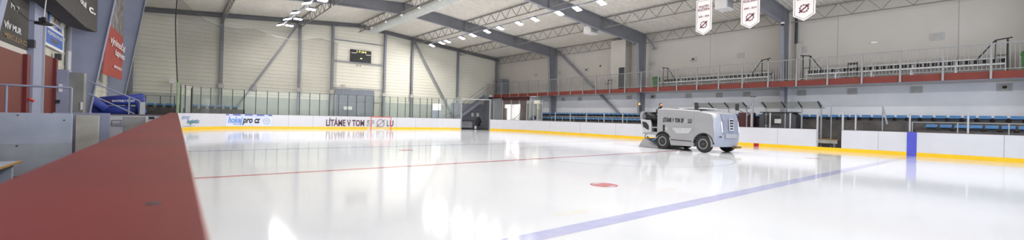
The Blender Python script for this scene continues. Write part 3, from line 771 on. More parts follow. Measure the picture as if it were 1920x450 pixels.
t = thing('camera_stand', 'tall grey steel stand with side struts between the bench canopies', 'stand', (30.5, .68, 0))
MB().box((0, 0, 1.62), (.07, .07, 3.25)).build('pole', 'zam_mid', t); MB().box((0, 0, 3.26), (.1, .35, .05)).build('top_plate', 'darkgrey', t)
MB().bar((0, 0, 2.9), (0, .5, 2.35), .05, .05).build('strut', 'zam_mid', t); MB().bar((0, 0, 2.3), (0, .4, 1.95), .05, .05).build('strut', 'zam_mid', t)
def team_bench(y0, y1, x, label):
    t = thing('team_bench', label, 'bench', (x, y0, 0)); L = y1-y0
    MB().box((0, L/2, .62), (.35, L, .05)).build('seat', 'wood', t); MB().box((-.16, L/2, .5), (.03, L, .22)).build('apron', 'cream_board', t)
    for y in (.15, L-.15): MB().box((0, y, .3), (.3, .06, .6)).build('leg', 'galv', t)
team_bench(-3.95, -1.95, 30.6, 'team bench with wooden top seen through the open doorway')
mb = MB(); mb.span((31.7, -7, 0), (31.75, 4.4, 1.72)); struct(mb.build('wall_bench', 'terrace'))

# ------------------------------------------------------------------ end wall: gate, scoreboard, added screen
t = thing('industrial_gate', 'big grey two-leaf industrial gate in the end wall', 'gate', (14.72, 32.7, 0)); t.name = 'door_3'; t['kind'] = 'structure'; del t['label']; del t['category']
MB().span((-1.95, 0, 0), (1.95, .12, 3.95)).build('door_leaf', 'doorgrey', t)
mb = MB()
for x in (-1.95, -1.25, 0, 1.0, 1.93): mb.span((x-.025, -.03, 0), (x+.025, 0, 3.95))
for z in (2.5, 3.2): mb.span((-1.95, -.03, z-.02), (1.95, 0, z+.02))
mb.build('door_frame', 'zam_mid', t)
MB().span((-1.15, -.05, 1.85), (-.3, -.01, 2.2)).build('door_sign', 'white', t)
tag(MB().span((12.5, 32.7, 4.05), (17.7, 32.8, 4.12)).build('steel_beam', 'steel'), 'grey beam above the big gate', 'steel beam')
tag(MB().span((12.5, 32.75, 8.85), (17.8, 32.85, 8.95)).build('steel_beam', 'steel'), 'grey beam above the scoreboard', 'steel beam')
tag(MB().span((12.5, 32.75, 6.72), (17.8, 32.85, 6.82)).build('steel_beam', 'steel'), 'grey beam just under the scoreboard', 'steel beam')
for x, l in ((12.75, 'left'), (17.35, 'right')):
    p = MB().tube((x, 32.65, 0), (x, 32.65, 3.6), .06).build('gate_pipe', 'galv'); tag(p, 'pale pipe at the %s side of the big gate' % l, 'pipe')
sb = thing('scoreboard', 'black electronic scoreboard with yellow digits on the end wall', 'scoreboard', (15.27, 32.97, 7.47))
MB().box((0, 0, 0), (2.15, .14, 1.3), bevel=.01).build('scoreboard_case', 'black', sb)
yy = -.075
def sbt(b, x0, x1, z, h, m): text('lettering', b, h, m, sb, (x0, yy, z), (1, 0, 0), (0, 0, 1), width=x1-x0, bold=.01)
sbt('17:04', -.45, .55, .36, .22, 'led_yellow')
for x in (-1.0, .5): MB().box((x+.26, yy, .3 if x < 0 else .22), (.5, .01, .06)).build('name_strip', 'white', sb)
for x in (-.9, .7):
    for z in (.05, -.2): sbt('0 0', x, x+.3, z, .12, 'darkgrey')
sbt('1', -.05, .02, .0, .14, 'darkgrey'); sbt('8 8 8 8 8 8', -.7, .7, -.5, .14, 'darkgrey')
mb = MB(); mb.lathe([(.001, .0), (.12, 0), (.12, .02)], 14, Matrix.Translation((.02, yy, -.22)) @ Matrix.Rotation(PI/2, 4, 'X') @ Matrix.Diagonal((1, .5, 1, 1))); mb.build('period_light', 'led_yellow', sb)
for x in (14.95, 15.28): 
    c = MB().lathe([(.001, -.06), (.07, -.05), (.075, .0), (.001, .05)], 14); c = c.build('round_speaker', 'gold', None, True, (x, 33.02, 6.52)); tag(c, 'small round brown horn under the scoreboard, %s of the pair' % ('left' if x < 15 else 'right'), 'speaker')
t = thing('window_reflection', 'glowing panel added for a window screen standing behind the end boards left of the stairs', 'reflection', (22.7, 30.0, 0))  # glowing panel and stand added to imitate a window reflection in the glass
MB().box((0, 0, 2.45), (.98, .05, .72)).build('reflection_panel', 'reflection', t); MB().box((0, .05, 2.45), (1.04, .06, .78)).build('reflection_back', 'darkgrey', t)
MB().box((0, .05, 1.05), (.9, .05, 2.05)).build('stand_panel', 'boardback', t)
def fl(x, z, w_, h_, name, label, cat, m='vent'): tag(MB().box((x, 33.02, z), (w_, .1, h_)).build(name, m), label, cat)
fl(5.8, 3.6, .45, .55, 'junction_box', 'pale square junction box on the end wall beside the left brace', 'box')
fl(13.6, 4.35, .35, .2, 'gate_lamp', 'small lamp box above the left leaf of the big gate', 'lamp'); fl(14.7, 3.95, .5, .08, 'gate_lamp', 'flat white lamp over the middle of the big gate', 'lamp', 'white')
t = thing('wall_cabinet', 'white box on a pole in the far left corner by the safety net', 'box', (.05, 32.4, 0))
MB().box((0, 0, 3.75), (.35, .2, .4)).build('box_body', 'white', t); MB().tube((0, 0, 0), (0, 0, 3.55), .07).build('pole', 'galv', t)

# loose cables drooping across the end wall
def cable(pts, r, label):
    cu = bpy.data.curves.new('cable', 'CURVE'); cu.dimensions = '3D'; cu.bevel_depth = r; cu.bevel_resolution = 1
    s_ = cu.splines.new('NURBS'); s_.points.add(len(pts)-1); s_.use_endpoint_u = True; s_.order_u = 3
    for i, p in enumerate(pts): s_.points[i].co = (*p, 1)
    o = bpy.data.objects.new('tmp', cu); COL.objects.link(o)
    me = bpy.data.meshes.new_from_object(o.evaluated_get(bpy.context.evaluated_depsgraph_get())); bpy.data.objects.remove(o)
    me.materials.clear(); me.materials.append(M['truss']); o = bpy.data.objects.new('cable', me); COL.objects.link(o); return tag(o, label, 'cable')
NETTOP = [(.3, 26, 9.3), (1.2, 28, 8.7), (2.31, 29, 8.16), (3.87, 29.1, 8.05), (5.2, 29.1, 8.25), (6.1, 29.1, 8.0), (7.4, 29.2, 7.75), (8.9, 29.3, 7.75), (10.25, 29.4, 8.3), (12.0, 29.5, 7.95)]
cable(NETTOP, .012, 'drooping cable holding the top of the safety net')

# ------------------------------------------------------------------ safety net in the far left corner
mb = MB(); uvs = []
nt_, nz_ = 20, 10
bm = mb.bm; uvl = bm.loops.layers.uv.new('UVMap')
def lerp(a, b, t): return a+(b-a)*t
def top_at(s):
    k = s*(len(NETTOP)-1); i = min(int(k), len(NETTOP)-2); return Vector(NETTOP[i]).lerp(Vector(NETTOP[i+1]), k-i)
grid = []
for i in range(nt_+1):
    s_ = i/nt_; tp = top_at(s_); bp_ = corner(lerp(-7.9, 6.5, s_), .06); bp_.z = 3.2; col_ = []
    for j in range(nz_+1):
        p = bp_.lerp(tp, j/nz_); p.y += .25*math.sin(s_*14)*math.sin(PI*j/nz_); col_.append((bm.verts.new(p), s_*14, p.z))
    grid.append(col_)
for i in range(nt_):
    for j in range(nz_):
        q = (grid[i][j], grid[i+1][j], grid[i+1][j+1], grid[i][j+1]); f = bm.faces.new([v[0] for v in q])
        for l_, v in zip(f.loops, q): l_[uvl].uv = (v[1], v[2])
n_ = mb.build('safety_net', 'net'); tag(n_, 'dark safety net hanging above the glass of the far left corner', 'net')
t = MB(); t.path([(.27, 25.8, 9.6), (.2, 25.9, 7.5), (.28, 25.6, 5.5), (.4, 25.0, 3.2)], .035, 8); o = t.build('net_edge', 'darkgrey', n_)
mb = MB(); mb.tube((.45, 22.0, H), (.45, 22.0, 3.3), .05); tag(mb.build('net_pole', 'pole_green'), 'green pole where the red-capped boards meet the corner glass', 'pole')
mb = MB(); mb.tube((.40, 21.2, H), (.40, 21.2, 3.1), .03); tag(mb.build('net_pole', 'steel'), 'thin grey pole left of the green pole', 'pole')

# ------------------------------------------------------------------ goal
t = thing('ice_hockey_goal', 'red ice hockey goal with white net in front of the end boards', 'goal', (15.0, 26.25, 0))
mb = MB(); mb.path([(-.93, 0, 0), (-.93, 0, 1.22), (.93, 0, 1.22), (.93, 0, 0)], .035, 10); mb.build('goal_frame', 'goal_red', t)
mb = MB(); mb.path([(-.93, 0, .03), (-1.15, .5, .03), (-.8, 1.05, .03), (.8, 1.05, .03), (1.15, .5, .03), (.93, 0, .03)], .025, 8); mb.build('base_frame', 'white', t)
mb = MB(); mb.path([(-.93, 0, 1.22), (-.75, .5, 1.2), (.75, .5, 1.2), (.93, 0, 1.22)], .02, 8); mb.build('top_shelf', 'goal_red', t)
mb = MB(); bm = mb.bm; uvl = bm.loops.layers.uv.new('UVMap')
def nq(ps, w_, h_):
    f = bm.faces.new([bm.verts.new(p) for p in ps])
    for l_, uv in zip(f.loops, ((0, 0), (w_, 0), (w_, h_), (0, h_))): l_[uvl].uv = uv
nq([(-.8, 1.05, .05), (.8, 1.05, .05), (.75, .5, 1.2), (-.75, .5, 1.2)], 1.6, 1.3)
nq([(-.93, .02, 1.2), (.93, .02, 1.2), (.75, .5, 1.2), (-.75, .5, 1.2)], 1.8, .5)
for s_ in (-1, 1):
    nq([(s_*.93, .02, .05), (s_*1.15, .5, .05), (s_*.75, .5, 1.2), (s_*.93, .02, 1.2)], .55, 1.15); nq([(s_*1.15, .5, .05), (s_*.8, 1.05, .05), (s_*.75, .5, 1.2), (s_*.75, .5, 1.2001)], .6, 1.15)
mb.build('goal_net', 'goal_net', t)

# ------------------------------------------------------------------ pennants
def pennant(y, top, mid, years, label):
    t = thing('club_pennant', label, 'pennant', (17, y, 5.19))
    W_, Hh = .325, 1.25
    MB().prism([(-W_, 0), (0, -.2), (W_, 0), (W_, Hh), (-W_, Hh)], 'X', 0, .012).build('pennant_cloth', 'banner_w', t)
    w2 = W_-.05
    pl = [(-w2, .02), (0, -.15), (w2, .02), (w2, Hh-.06), (-w2, Hh-.06)]
    mb = MB()
    for a, b in zip(pl, pl[1:]+pl[:1]):
        d = Vector((b[0]-a[0], b[1]-a[1])).normalized()*.006; q = (-d.y, d.x)
        mb.quad((-.004, a[0]+q[0], a[1]+q[1]), (-.004, b[0]+q[0], b[1]+q[1]), (-.004, b[0]-q[0], b[1]-q[1]), (-.004, a[0]-q[0], a[1]-q[1]))
    mb.build('border_line', 'burgundy', t)
    rt = (0, -1, 0)
    def tx(b, z, h, w_): text('lettering', b, h, 'burgundy', t, (0-.003, w_/2, z), rt, (0, 0, 1), width=w_, bold=.02)
    tx(years, .53, .065, .44)
    if top: tx(top, .93, .075, .42); tx(mid, .79, .105, .48)
    ring_mark((-.003, 0, .22), .1, .145, (0, -1, 0), (0, 0, 1), 'burgundy', t, gaps=4)
    mb = MB(); mb.tube((.006, -W_+.04, Hh), (.006, -W_+.04, 5.3), .004, 4); mb.tube((.006, W_-.04, Hh), (.006, W_-.04, 5.3), .004, 4); mb.build('hanging_wire', 'steel', t)
pennant(-2.62, 'FRANTIŠEK', 'KUČERA', '2002 - 2020', 'white pennant with burgundy writing, leftmost and farthest of three')
pennant(-4.38, 'VOJTĚCH', 'KUČERA', '2002 - 2014', 'white pennant with burgundy writing, middle one of three')
pennant(-6.1, '', '', '2002 - 2014', 'white pennant with burgundy writing, rightmost of three, mostly above the picture')

# ------------------------------------------------------------------ near left boards with the red cap rail
t = thing('rink_boards', 'near left rink boards topped by the long wide red cap rail', 'rink boards')
MB().span((.36, YB+6, .2), (.46, 24.5, H-.035)).build('board_panel', 'board', t)
MB().span((.35, YB+6, 0), (.472, 24.5, .2)).build('kick_strip', 'yellow', t)
mb = MB(); mb.span((.06, YB+6, H-.035), (.46, 24.45, H), bevel=.006); cr = mb.build('cap_rail', 'cap_red', t)
mb = MB(); mb.tube((.38, -9.81, H-.001), (.38, -9.81, H+.0015), .014, 14); mb.build('cap_screw', 'darkgrey', cr)

# ------------------------------------------------------------------ players' bench area on the left
def panel(name, label, cat, x0, x1, y, z1, m, th=.06, z0=0):
    t = thing(name, label, cat, ((x0+x1)/2, y, 0)); w2 = (x1-x0)/2
    MB().span((-w2, 0, z0), (w2, th, z1), bevel=.005).build('panel_body', m, t); return t, w2
t, w2 = panel('bench_partition', 'wide pale blue-grey bench partition at the left edge, behind the low bench', 'partition', -2.66, -1.33, 1.9, 1.29, 'boardback')
mb = MB()
for x, z in ((-.1, .62), (.55, 1.15), (-.1, 1.24)): mb.lathe([(.001, 0), (.014, 0), (.014, .01), (.001, .012)], 10, Matrix.Translation((x, -.012, z)) @ Matrix.Rotation(PI/2, 4, 'X'))
mb.build('screw_head', 'darkgrey', t)
MB().span((-w2, -.004, 0), (w2, .0, .66)).build('scuff_plate', 'scuff', t)
t, w2 = panel('bench_gate', 'cream bench gate panel right of the wide blue-grey partition', 'gate', -1.71, -1.26, 5.2, 1.22, 'cream_board'); 
t, w2 = panel('counter', 'dark grey counter behind the cream bench gate', 'counter', -2.2, -1.08, 5.6, 1.28, 'steel_blue')
t, w2 = panel('end_partition', 'white end partition with a latch and a dark red cap at the end of the bench area', 'partition', -1.42, .06, 8.5, 1.2, 'board')
MB().span((-w2, -.03, 1.2), (w2, .1, 1.235)).build('cap_rail', 'cap_dark', t)
MB().span((-.32, -.03, .1), (.24, -.002, 1.15)).build('door_leaf', 'vent_dark', t)
MB().span((.25, -.03, .2), (.29, -.002, 1.16)).build('white_strip', 'white', t); MB().span((.33, -.02, 1.08), (.48, -.002, 1.16)).build('slot', 'black', t)
mb = MB(); mb.span((-.7, -.05, .84), (-.26, -.01, .93)); mb.path([(-.6, -.06, .9), (-.6, -.06, 1.03), (-.36, -.06, 1.03), (-.36, -.06, .9)], .016, 8); mb.build('latch', 'zam_mid', t)
for x in (-1.62, -1.5): tag(MB().span((x-.03, 8.0, 0), (x+.03, 8.06, 1.1)).build('gate_post', 'black'), 'short black post %s of the pair left of the white end partition' % ('left' if x < -1.55 else 'right'), 'post')
t = thing('pipe_rail', 'pale blue pipe rail standing over the wide blue-grey partition', 'railing', (-2.0, 2.1, 0))
MB().tube((-.66, 0, 1.85), (.62, 0, 1.85), .022, 10).build('rail', 'steel_blue', t, smooth=True)
for x in (-.3, .62): MB().tube((x, 0, 0), (x, 0, 1.85), .02, 10).build('post', 'steel_blue', t, smooth=True)
t = thing('low_bench', 'low bench with pale top and wooden edge at the lower left', 'bench', (-1.95, -1.4, 0))
MB().box((0, 0, .44), (.42, 3.3, .03)).build('bench_top', 'boardback', t); MB().box((.22, 0, .44), (.03, 3.34, .04), bevel=.008).build('edge_board', 'wood', t)
for y in (1.45, -.2, -1.5): MB().box((.02, y, .22), (.3, .12, .43)).build('leg', 'boardback', t)
c = thing('black_cap', 'black knitted cap lying on the low bench', 'cap', (-1.98, -.9, .455))
MB().lathe([(.001, .0), (.13, 0), (.14, .02), (.11, .06), (.001, .07)], 16).build('cap_body', 'black', c, smooth=True); MB().box((.1, -.08, .012), (.14, .12, .02), bevel=.005).build('cap_brim', 'black', c)

# doors, posts and signs on the left wall
xw = XLW+.03
d = MB().span((xw, 1.4, 0), (xw+.05, 4.88, 2.72)).build('door_4', 'door_red'); struct(d)
j = MB().span((xw, 4.88, 0), (xw+.12, 5.2, 2.74)).build('door_jamb', 'jamb_red'); j.parent = d
j = MB().tube((xw+.14, 5.05, 1.62), (xw+.22, 5.05, 1.55), .035, 10); j = j.build('door_closer', 'goal_red'); j.parent = d
d = MB().span((xw, 6.45, 0), (xw+.05, 8.1, 2.95)).build('door_5', 'door_red'); struct(d)
j = MB().span((xw, 8.1, 0), (xw+.12, 8.35, 2.95)).build('door_jamb', 'jamb_red'); j.parent = d
j = MB().box((xw+.16, 8.2, 1.6), (.1, .22, .1)).build('door_handle', 'black'); j.parent = d
p = thing('wall_post', 'wide blue-grey wall post between the two red doors', 'steel post', (xw, 5.95, 0))
MB().span((0, -.5, 0), (.12, .45, 9.2)).build('post_web', 'steel_blue', p); MB().span((.12, .4, 0), (.16, .47, 9.2)).build('post_edge', 'galv', p)
t = thing('dark_banner', 'dark grey advertising banner with white and gold letters above the first red door', 'banner', (xw+.03, 1.0, 0))
MB().span((0, 0, 2.86), (.02, 4.28, 5.6)).build('banner_cloth', 'banner_dark', t)
MB().span((0, 0, 2.70), (.015, 4.2, 2.85)).build('banner_foot', 'plaster', t)
def lt(b, y0, y1, z, h, m, x=.025, **k): text('lettering', b, h, m, t, (x, y0-1.0, z), (0, 1, 0), (0, 0, 1), width=y1-y0, **k)
lt('VÍV MUR', 3.3, 4.62, 3.18, .14, 'white', bold=.03); lt('MERCULUX.CZ', 3.35, 5.15, 2.96, .11, 'gold', bold=.02); lt('M 7', 3.75, 4.4, 3.68, .13, 'white')
t = thing('wall_sign', 'white and blue sign on the left wall right of the hanging black lamp', 'sign', (xw+.02, 7.0, 3.24))
MB().span((0, 0, 0), (.03, 2.5, 1.12)).build('sign_board', 'white', t); MB().span((.03, .12, .08), (.034, 2.38, .54)).build('sign_field', 'sign_blue', t)
def st(b, y0, y1, z, h, m): text('lettering', b, h, m, t, (.036, y0, z), (0, 1, 0), (0, 0, 1), width=y1-y0, bold=.02)
st('PODPORUJ MLADÉ', .25, 2.25, .36, .1, 'white'); st('HOKEJISTY', .7, 1.85, .18, .1, 'gold'); st('CERMÁK', 1.0, 2.2, .62, .12, 'sign_blue'); st('ATH', 1.0, 1.9, .80, .2, 'gold')
MB().span((.03, .2, .62), (.034, .5, 1.05)).build('sign_stripe', 'sign_blue', t)
t = thing('hanging_lamp', 'black lamp hanging on a white cord in front of the left wall', 'lamp', (-2.2, 4.35, 3.55))
MB().lathe([(.001, -.1), (.16, -.1), (.17, -.06), (.06, -.02), (.05, .08), (.001, .1)], 18).build('lamp_head', 'black', t, smooth=True)
MB().box((0, 0, .0), (.12, .34, .08)).build('lamp_bracket', 'black', t)
MB().tube((0, 0, .08), (.0, .5, 1.6), .012, 6).build('cord', 'white', t)
MB().path([(0, -.15, -.05), (-.15, -.5, -.1), (-.25, -.75, .02), (-.38, -.8, .3)], .01, 6).build('power_cable', 'black', t)
MB().box((-.4, -.8, .36), (.06, .16, .12)).build('plug_box', 'black', t)
t = thing('box_banner', 'dark hanging banner box with white lettering beside the slanted column', 'banner', (-2.05, 4.5, 4.14))
mb = MB(); mb.prism([(0, 0), (0, 4.5), (.16, 5.6), (-.1, 5.6), (-.46, 4.7), (-.46, 0)], 'Z', 0, 1.9); mb.build('banner_box', 'banner_dark', t)
text('lettering', 'dul', .2, 'white', t, (.01, 3.35, .62), (0, 1, 0), (0, 0, 1), width=1.1, bold=.03)
text('lettering', 'c.', .26, 'white', t, (.045, 4.7, .58), (.16, 1.1, 0), (0, 0, 1), width=.65, bold=.03)
t = thing('duct_pipe', 'grey vertical pipe on the left wall under the dark hanging banner', 'pipe', (-2.6, 10.25, 0))
MB().tube((0, 0, 2.6), (0, 0, 4.9), .075, 14).build('pipe', 'steel', t, smooth=True); MB().tube((0, 0, 2.6), (0, 0, 3.4), .082, 14).build('pipe_sleeve', 'galv', t, smooth=True)
t = thing('concrete_pier', 'stained concrete pier with a pale metal locker, left of the slanted column', 'pier', (0, 8.3, 0))
MB().span((-2.3, 0, 0), (-1.96, .5, 2.55)).build('pier_body', 'concrete', t); MB().span((-2.6, -.1, 0), (-2.3, .5, 2.62)).build('locker_body', 'steel_blue', t)
MB().span((-2.02, -.03, 1.35), (-1.97, 0, 1.6)).build('switch_plate', 'white', t); MB().span((-2.5, -.13, 1.9), (-2.42, -.1, 2.15)).build('sticker', 'white', t)
tag(MB().box((xw+.1, 8.45, 3.02), (.14, .16, .2)).build('junction_box', 'darkgrey'), 'small brown junction box right of the second red door', 'box')
tag(MB().box((xw+.1, 5.28, 3.05), (.14, .16, .2)).build('junction_box', 'darkgrey'), 'small dark junction box at the lower corner of the dark banner', 'box')
# red banner
t = thing('red_banner', 'tall red banner with white lettering and a photo top between two slanted columns', 'banner')
A, B = Vector((-2.11, 14, 2.9)), Vector((-1.95, 20, 2.98)); C_, D_ = Vector((-1.98, 14, 5.1)), Vector((-1.95, 20, 5.3)); E_, G_ = Vector((-1.9, 14, 8.2)), Vector((-1.97, 20, 8.4))
off = Vector((-.02, 0, 0))
def slab(p, name, m, par):
    mb = MB(); mb.loft([[q for q in p], [q+off for q in p]]); return mb.build(name, m, par)
slab([A, B, D_, C_], 'banner_cloth', 'banner_red', t); slab([C_, D_, G_, E_], 'photo_field', 'banner_photo', t)
rt = (B-A).normalized(); 
def rb(b, u0, u1, v, h): text('lettering', b, h, 'white', t, A.lerp(B, u0)+(C_-A)*v+Vector((.015+.0, 0, 0)), rt, (C_-A), width=(u1-u0)*6.0, bold=.01, depth=.03)
rb('výnimoční', .12, .92, .66, .34); rb('úspiness', .4, .95, .48, .30); rb('www.eat.cz', .4, .85, .2, .2)
tag(MB().box((-2.4, 15.2, 3.9), (.1, .5, .5)).build('wall_lamp', 'white'), 'small white box seen left of the red banner', 'lamp')

# stair rail and crash mats
t = thing('stair_rail', 'grey sloping double handrail in front of the blue crash mats', 'handrail', (0, 9.5, 0))
MB().tube((-2.0, 0, 1.92), (-.79, 0, 1.24), .022, 8).build('lower_rail', 'steel_blue', t, smooth=True); MB().tube((-2.0, 0, 2.35), (-.66, 0, 1.72), .022, 8).build('handrail', 'steel_blue', t, smooth=True)
for x, z in ((-.94, 1.85), (-.66, 1.72)): MB().box((x, 0, z/2), (.04, .04, z)).build('post', 'steel_blue', t)
tag(MB().span((-.64, 9.4, 0), (-.5, 9.5, 1.68)).build('steel_upright', 'galv'), 'pale steel upright at the foot of the sloping handrail', 'post')
t = thing('mat_trolley', 'dark trolley under the blue crash mats', 'trolley', (-1.45, 12.9, 0))
MB().box((0, 0, 1.12), (1.95, 1.85, .06)).build('deck', 'darkgrey', t)
for x in (-.75, .75):
    for y in (-.5, .5): MB().box((x, y, .55), (.06, .06, 1.1)).build('leg', 'darkgrey', t)
def mat_(c, L, rz, ry, label, r=.17, letters=False, roll=0):
    t = thing('crash_mat', label, 'crash mat', c, rz, 'blue crash mats in the pile'); t.rotation_euler = (roll, ry, rz)
    mb = MB(); mb.box((0, 0, 0), (L, .42, r*2), bevel=.07); mb.build('mat_cover', 'mat_blue', t, smooth=True)
    if letters:
        text('lettering', 'MANTINELY SPORT', .09, 'white', t, (-L*.3, -.215, -.04), (1, 0, 0), (0, 0, 1), width=L*.55, bold=.02)
        for x in (-L*.38, L*.36): MB().tube((x, -.21, 0), (x, -.218, 0), .06, 14).build('round_mark', 'burgundy', t)
mat_((-1.5, 12.7, 1.36), 1.5, -.05, 0, 'blue crash mat at the bottom left of the pile')
mat_((-1.4, 13.25, 1.36), 1.4, .05, 0, 'blue crash mat at the bottom back of the pile')
mat_((-1.27, 12.68, 1.74), 1.25, -.04, -.05, 'long blue crash mat with white lettering on its side', .16, True)
mat_((-1.4, 13.22, 1.84), 1.45, .04, -.16, 'blue crash mat on top of the pile behind the lettered one', .15)
mat_((-2.1, 12.35, 1.62), .75, .35, .75, 'short blue crash mat leaning at the left end of the pile', .15)
mat_((-.75, 12.2, 1.46), .5, 0, 1.3, 'short blue crash mat standing at the right end of the pile', .13)

# far left spectators' corner
mb = MB(); mb.span((-2.5, 32.4, 0), (1.6, 32.5, 2.55)); struct(mb.build('wall_end_lower', 'plinth'))
t = thing('far_rail', 'dark thin rail in front of the far left seats', 'railing', (-2.4, 31.0, 0))
MB().span((0, 0, 2.45), (2.7, .03, 2.48)).build('top_rail', 'darkgrey', t)
for k in range(4): MB().box((.1+.85*k, 0, 1.24), (.05, .05, 2.45)).build('post', 'darkgrey', t)
s4 = seat(0, 0, 0, 'blue plastic seat in the far left corner below the safety net', 'blue seats in the far left corner'); s4.location = (-1.2, 31.9, 1.75); s4.rotation_euler.z = PI/2
for k in range(1, 11): dup(s4, (-1.2+.55*k, 31.9, 1.75), PI/2)
mb = MB(); mb.span((-1.6, 31.6, 0), (5.0, 32.3, 1.58)); struct(mb.build('terrace_step', 'terrace'))

# ------------------------------------------------------------------ ice resurfacing machine
Z = thing('ice_resurfacer', 'silver grey ice resurfacing machine with dark slogan driving on the ice', 'ice resurfacer', (20.43, 1.17, 0), math.atan2(-.9907, -.1361))
WD = 2.05
def archp(cx, r, z0, n=10, a0=None):
    """points over a wheel arch, rear to front"""
    a = math.asin(max(-1, min(1, (z0-.4)/r)))
    return [(cx-r*math.cos(a+(PI-2*a)*k/n), .4+r*math.sin(a+(PI-2*a)*k/n)) for k in range(n+1)]
prof = [(-.37, .72)]+archp(0, .48, .62)[1:-1]+[(.5, .24), (1.82, .25)]+archp(2.36, .5, .42)[1:]+[(2.88, .30), (2.97, .30), (3.02, .55), (3.04, 1.0), (2.99, 1.5), (2.90, 1.82), (2.80, 1.92), (2.16, 2.0), (1.79, 2.05), (.9, 2.12), (.11, 2.15), (-.37, 2.13)]
def shp(w_):
    """front pulled back towards the sides, roof edge rounded"""
    e = abs(w_-WD/2)/(WD/2); pull = .06-.20*max(0, (e-.45)/.55)**1.6; drop = .07*max(0, (e-.86)/.14)
    inset = .04*max(0, (e-.93)/.07)
    o = []
    for s_, z in prof:
        f = max(0, min(1, (s_-2.5)/.4)); o.append((s_+pull*f-inset*.0, w_, z-(drop if z > 1.85 else 0)))
    return o
mb = MB(); mb.loft([shp(w_) for w_ in (0, .05, .14, .3, .5, .8, 1.025, 1.25, 1.55, 1.75, 1.91, 2.0, 2.05)])
body = mb.build('body_shell', ['zam', 'zam_side_front'], Z, smooth=True)
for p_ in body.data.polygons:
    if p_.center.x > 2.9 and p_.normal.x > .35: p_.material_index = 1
def wheel(s_, w_, name='wheel'):
    sg = -1 if w_ < 1 else 1
    m_ = Matrix.Translation((s_, w_, .41)) @ Matrix.Rotation(PI/2*(1 if sg < 0 else -1), 4, 'X')
    mb = MB(); mb.lathe([(.24, -.12), (.36, -.13), (.41, -.09), (.415, 0), (.41, .09), (.36, .13), (.25, .12)], 32, m_); wh = mb.build(name, 'rubber', Z, smooth=True)
    mb = MB(); mb.lathe([(.001, .06), (.07, .1), (.09, .06), (.17, .07), (.2, .12), (.25, .125), (.25, .08)], 28, m_); mb.build('rim', 'rim', wh, smooth=True)
    mb = MB(); mb.lathe([(.001, .13), (.05, .125), (.075, .1), (.085, .07)], 16, m_); hb = mb.build('hub', 'darkgrey', wh, smooth=True)
    return wh
for s_ in (0, 2.36):
    wheel(s_, .10); wheel(s_, WD-.10)
    MB().tube((s_, .1, .41), (s_, WD-.1, .41), .06).build('axle', 'black', Z)
MB().span((-.3, .35, .3), (2.75, WD-.35, .75)).build('chassis', 'black', Z)
sd = -.004
def groove(pts, r=.012, m='zam_mid'):
    mb = MB()
    for a, b in zip(pts, pts[1:]): mb.bar((a[0], sd, a[1]), (b[0], sd, b[1]), .012, r)
    return mb.build('panel_line', m, body)
groove([(-.36, 1.86), (.1, 1.87), (.6, 1.83), (1.1, 1.70), (1.5, 1.58), (1.85, 1.52), (2.35, 1.53), (2.86, 1.50)], .02)
groove([(1.82, 1.18), (2.1, 1.15), (2.86, 1.14)], .016); groove([(1.83, .5), (1.83, 2.0)], .012)
groove([(2.86, .32), (2.86, 1.9)], .014); groove([(.32, 1.22), (.48, 1.05), (.78, .72), (1.42, .71), (1.78, 1.0), (2.2, 1.0)], .026, 'zam_mid')
groove([(.42, 1.22), (1.75, 1.22), (2.2, 1.02)], .014, 'zam_mid')
groove([(.52, .52), (1.72, .5)], .05, 'darkgrey'); groove([(.5, .66), (.8, .6), (1.6, .6)], .012)
MB().prism([(.56, 1.13), (1.74, 1.15), (1.56, .88), (.86, .86)], 'Y', -.018, 0).build('side_panel', 'zam_light', Z)
groove([(.56, 1.13), (.86, .86), (1.56, .88), (1.74, 1.15)], .022)
mb = MB(); mb.box((.06, -.01, 1.1), (.12, .02, .34), bevel=.008); mb.build('vent_cover', 'black', Z); MB().box((.24, -.008, 1.08), (.16, .012, .14)).build('sticker', 'zam_light', Z)
for cx, r, z0 in ((0, .48, .62), (2.36, .5, .42)):
    pts = archp(cx, r+.02, z0, 14); mb = MB()
    for a, b in zip(pts, pts[1:]): mb.bar((a[0], .03, a[1]), (b[0], .03, b[1]), .09, .045)
    mb.build('wheel_arch', 'black', Z)
def ztext(b, s0, s1, z, h, m='text_black'): text('lettering', b, h, m, Z, (s0, -.006, z), (1, 0, 0), (0, 0, 1), width=s1-s0, bold=.05, depth=.006)
ztext('LÍTÁME', .0, .53, 1.43, .2); ztext('V', .585, .67, 1.425, .2); ztext('TOM', .73, 1.04, 1.42, .2); ztext('SP', 1.10, 1.26, 1.41, .2); ztext('LU', 1.51, 1.71, 1.40, .2)
ring_mark((1.385, -.006, 1.50), .05, .085, (1, 0, 0), (0, 0, 1), 'zam_light', Z)
# roof details
for a, b in ((.2, .62), (.85, 1.35)): MB().box(((a+b)/2, .35, 2.14-.06*a), (b-a, .3, .05)).build('roof_hatch', 'black', Z)
MB().box((1.2, 1.1, 2.13), (1.5, 1.3, .07), bevel=.03).build('roof_lid', 'zam_light', Z)
# front
fx = 3.09
f = MB().prism([(fx+.02, .92), (fx-.02, 1.55), (fx-.14, 1.86), (fx-.3, 1.9), (fx-.3, .92)], 'Y', .42, 1.63).build('front_panel', 'zam_front', Z)
v = MB().box((fx+.03, 1.0, 1.36), (.03, .34, .58), rot=Matrix.Rotation(-.06, 4, 'Y')).build('grille_frame', 'zam_light', Z)
mb = MB()
for k in range(4): mb.box((fx+.05, 1.0, 1.17+.13*k), (.02, .24, .07))
mb.build('grille_slats', 'black', v)
for y in (.36, 1.69):
    MB().bar((fx+.0, y, 1.0), (fx-.06, y, 1.5), .04, .04).build('led_strip', 'led', Z)
MB().box((fx+.03, 1.02, .82), (.05, .9, .2), bevel=.01).build('lower_plate', 'zam_mid', Z)
for y in (.2, .3): MB().tube((fx-.04, y, .78), (fx-.0, y, .78), .03).build('front_socket', 'black', Z)
h = MB().box((fx+.04, 1.5, .28), (.22, .4, .1), bevel=.01).build('tow_hitch', 'brass', Z)
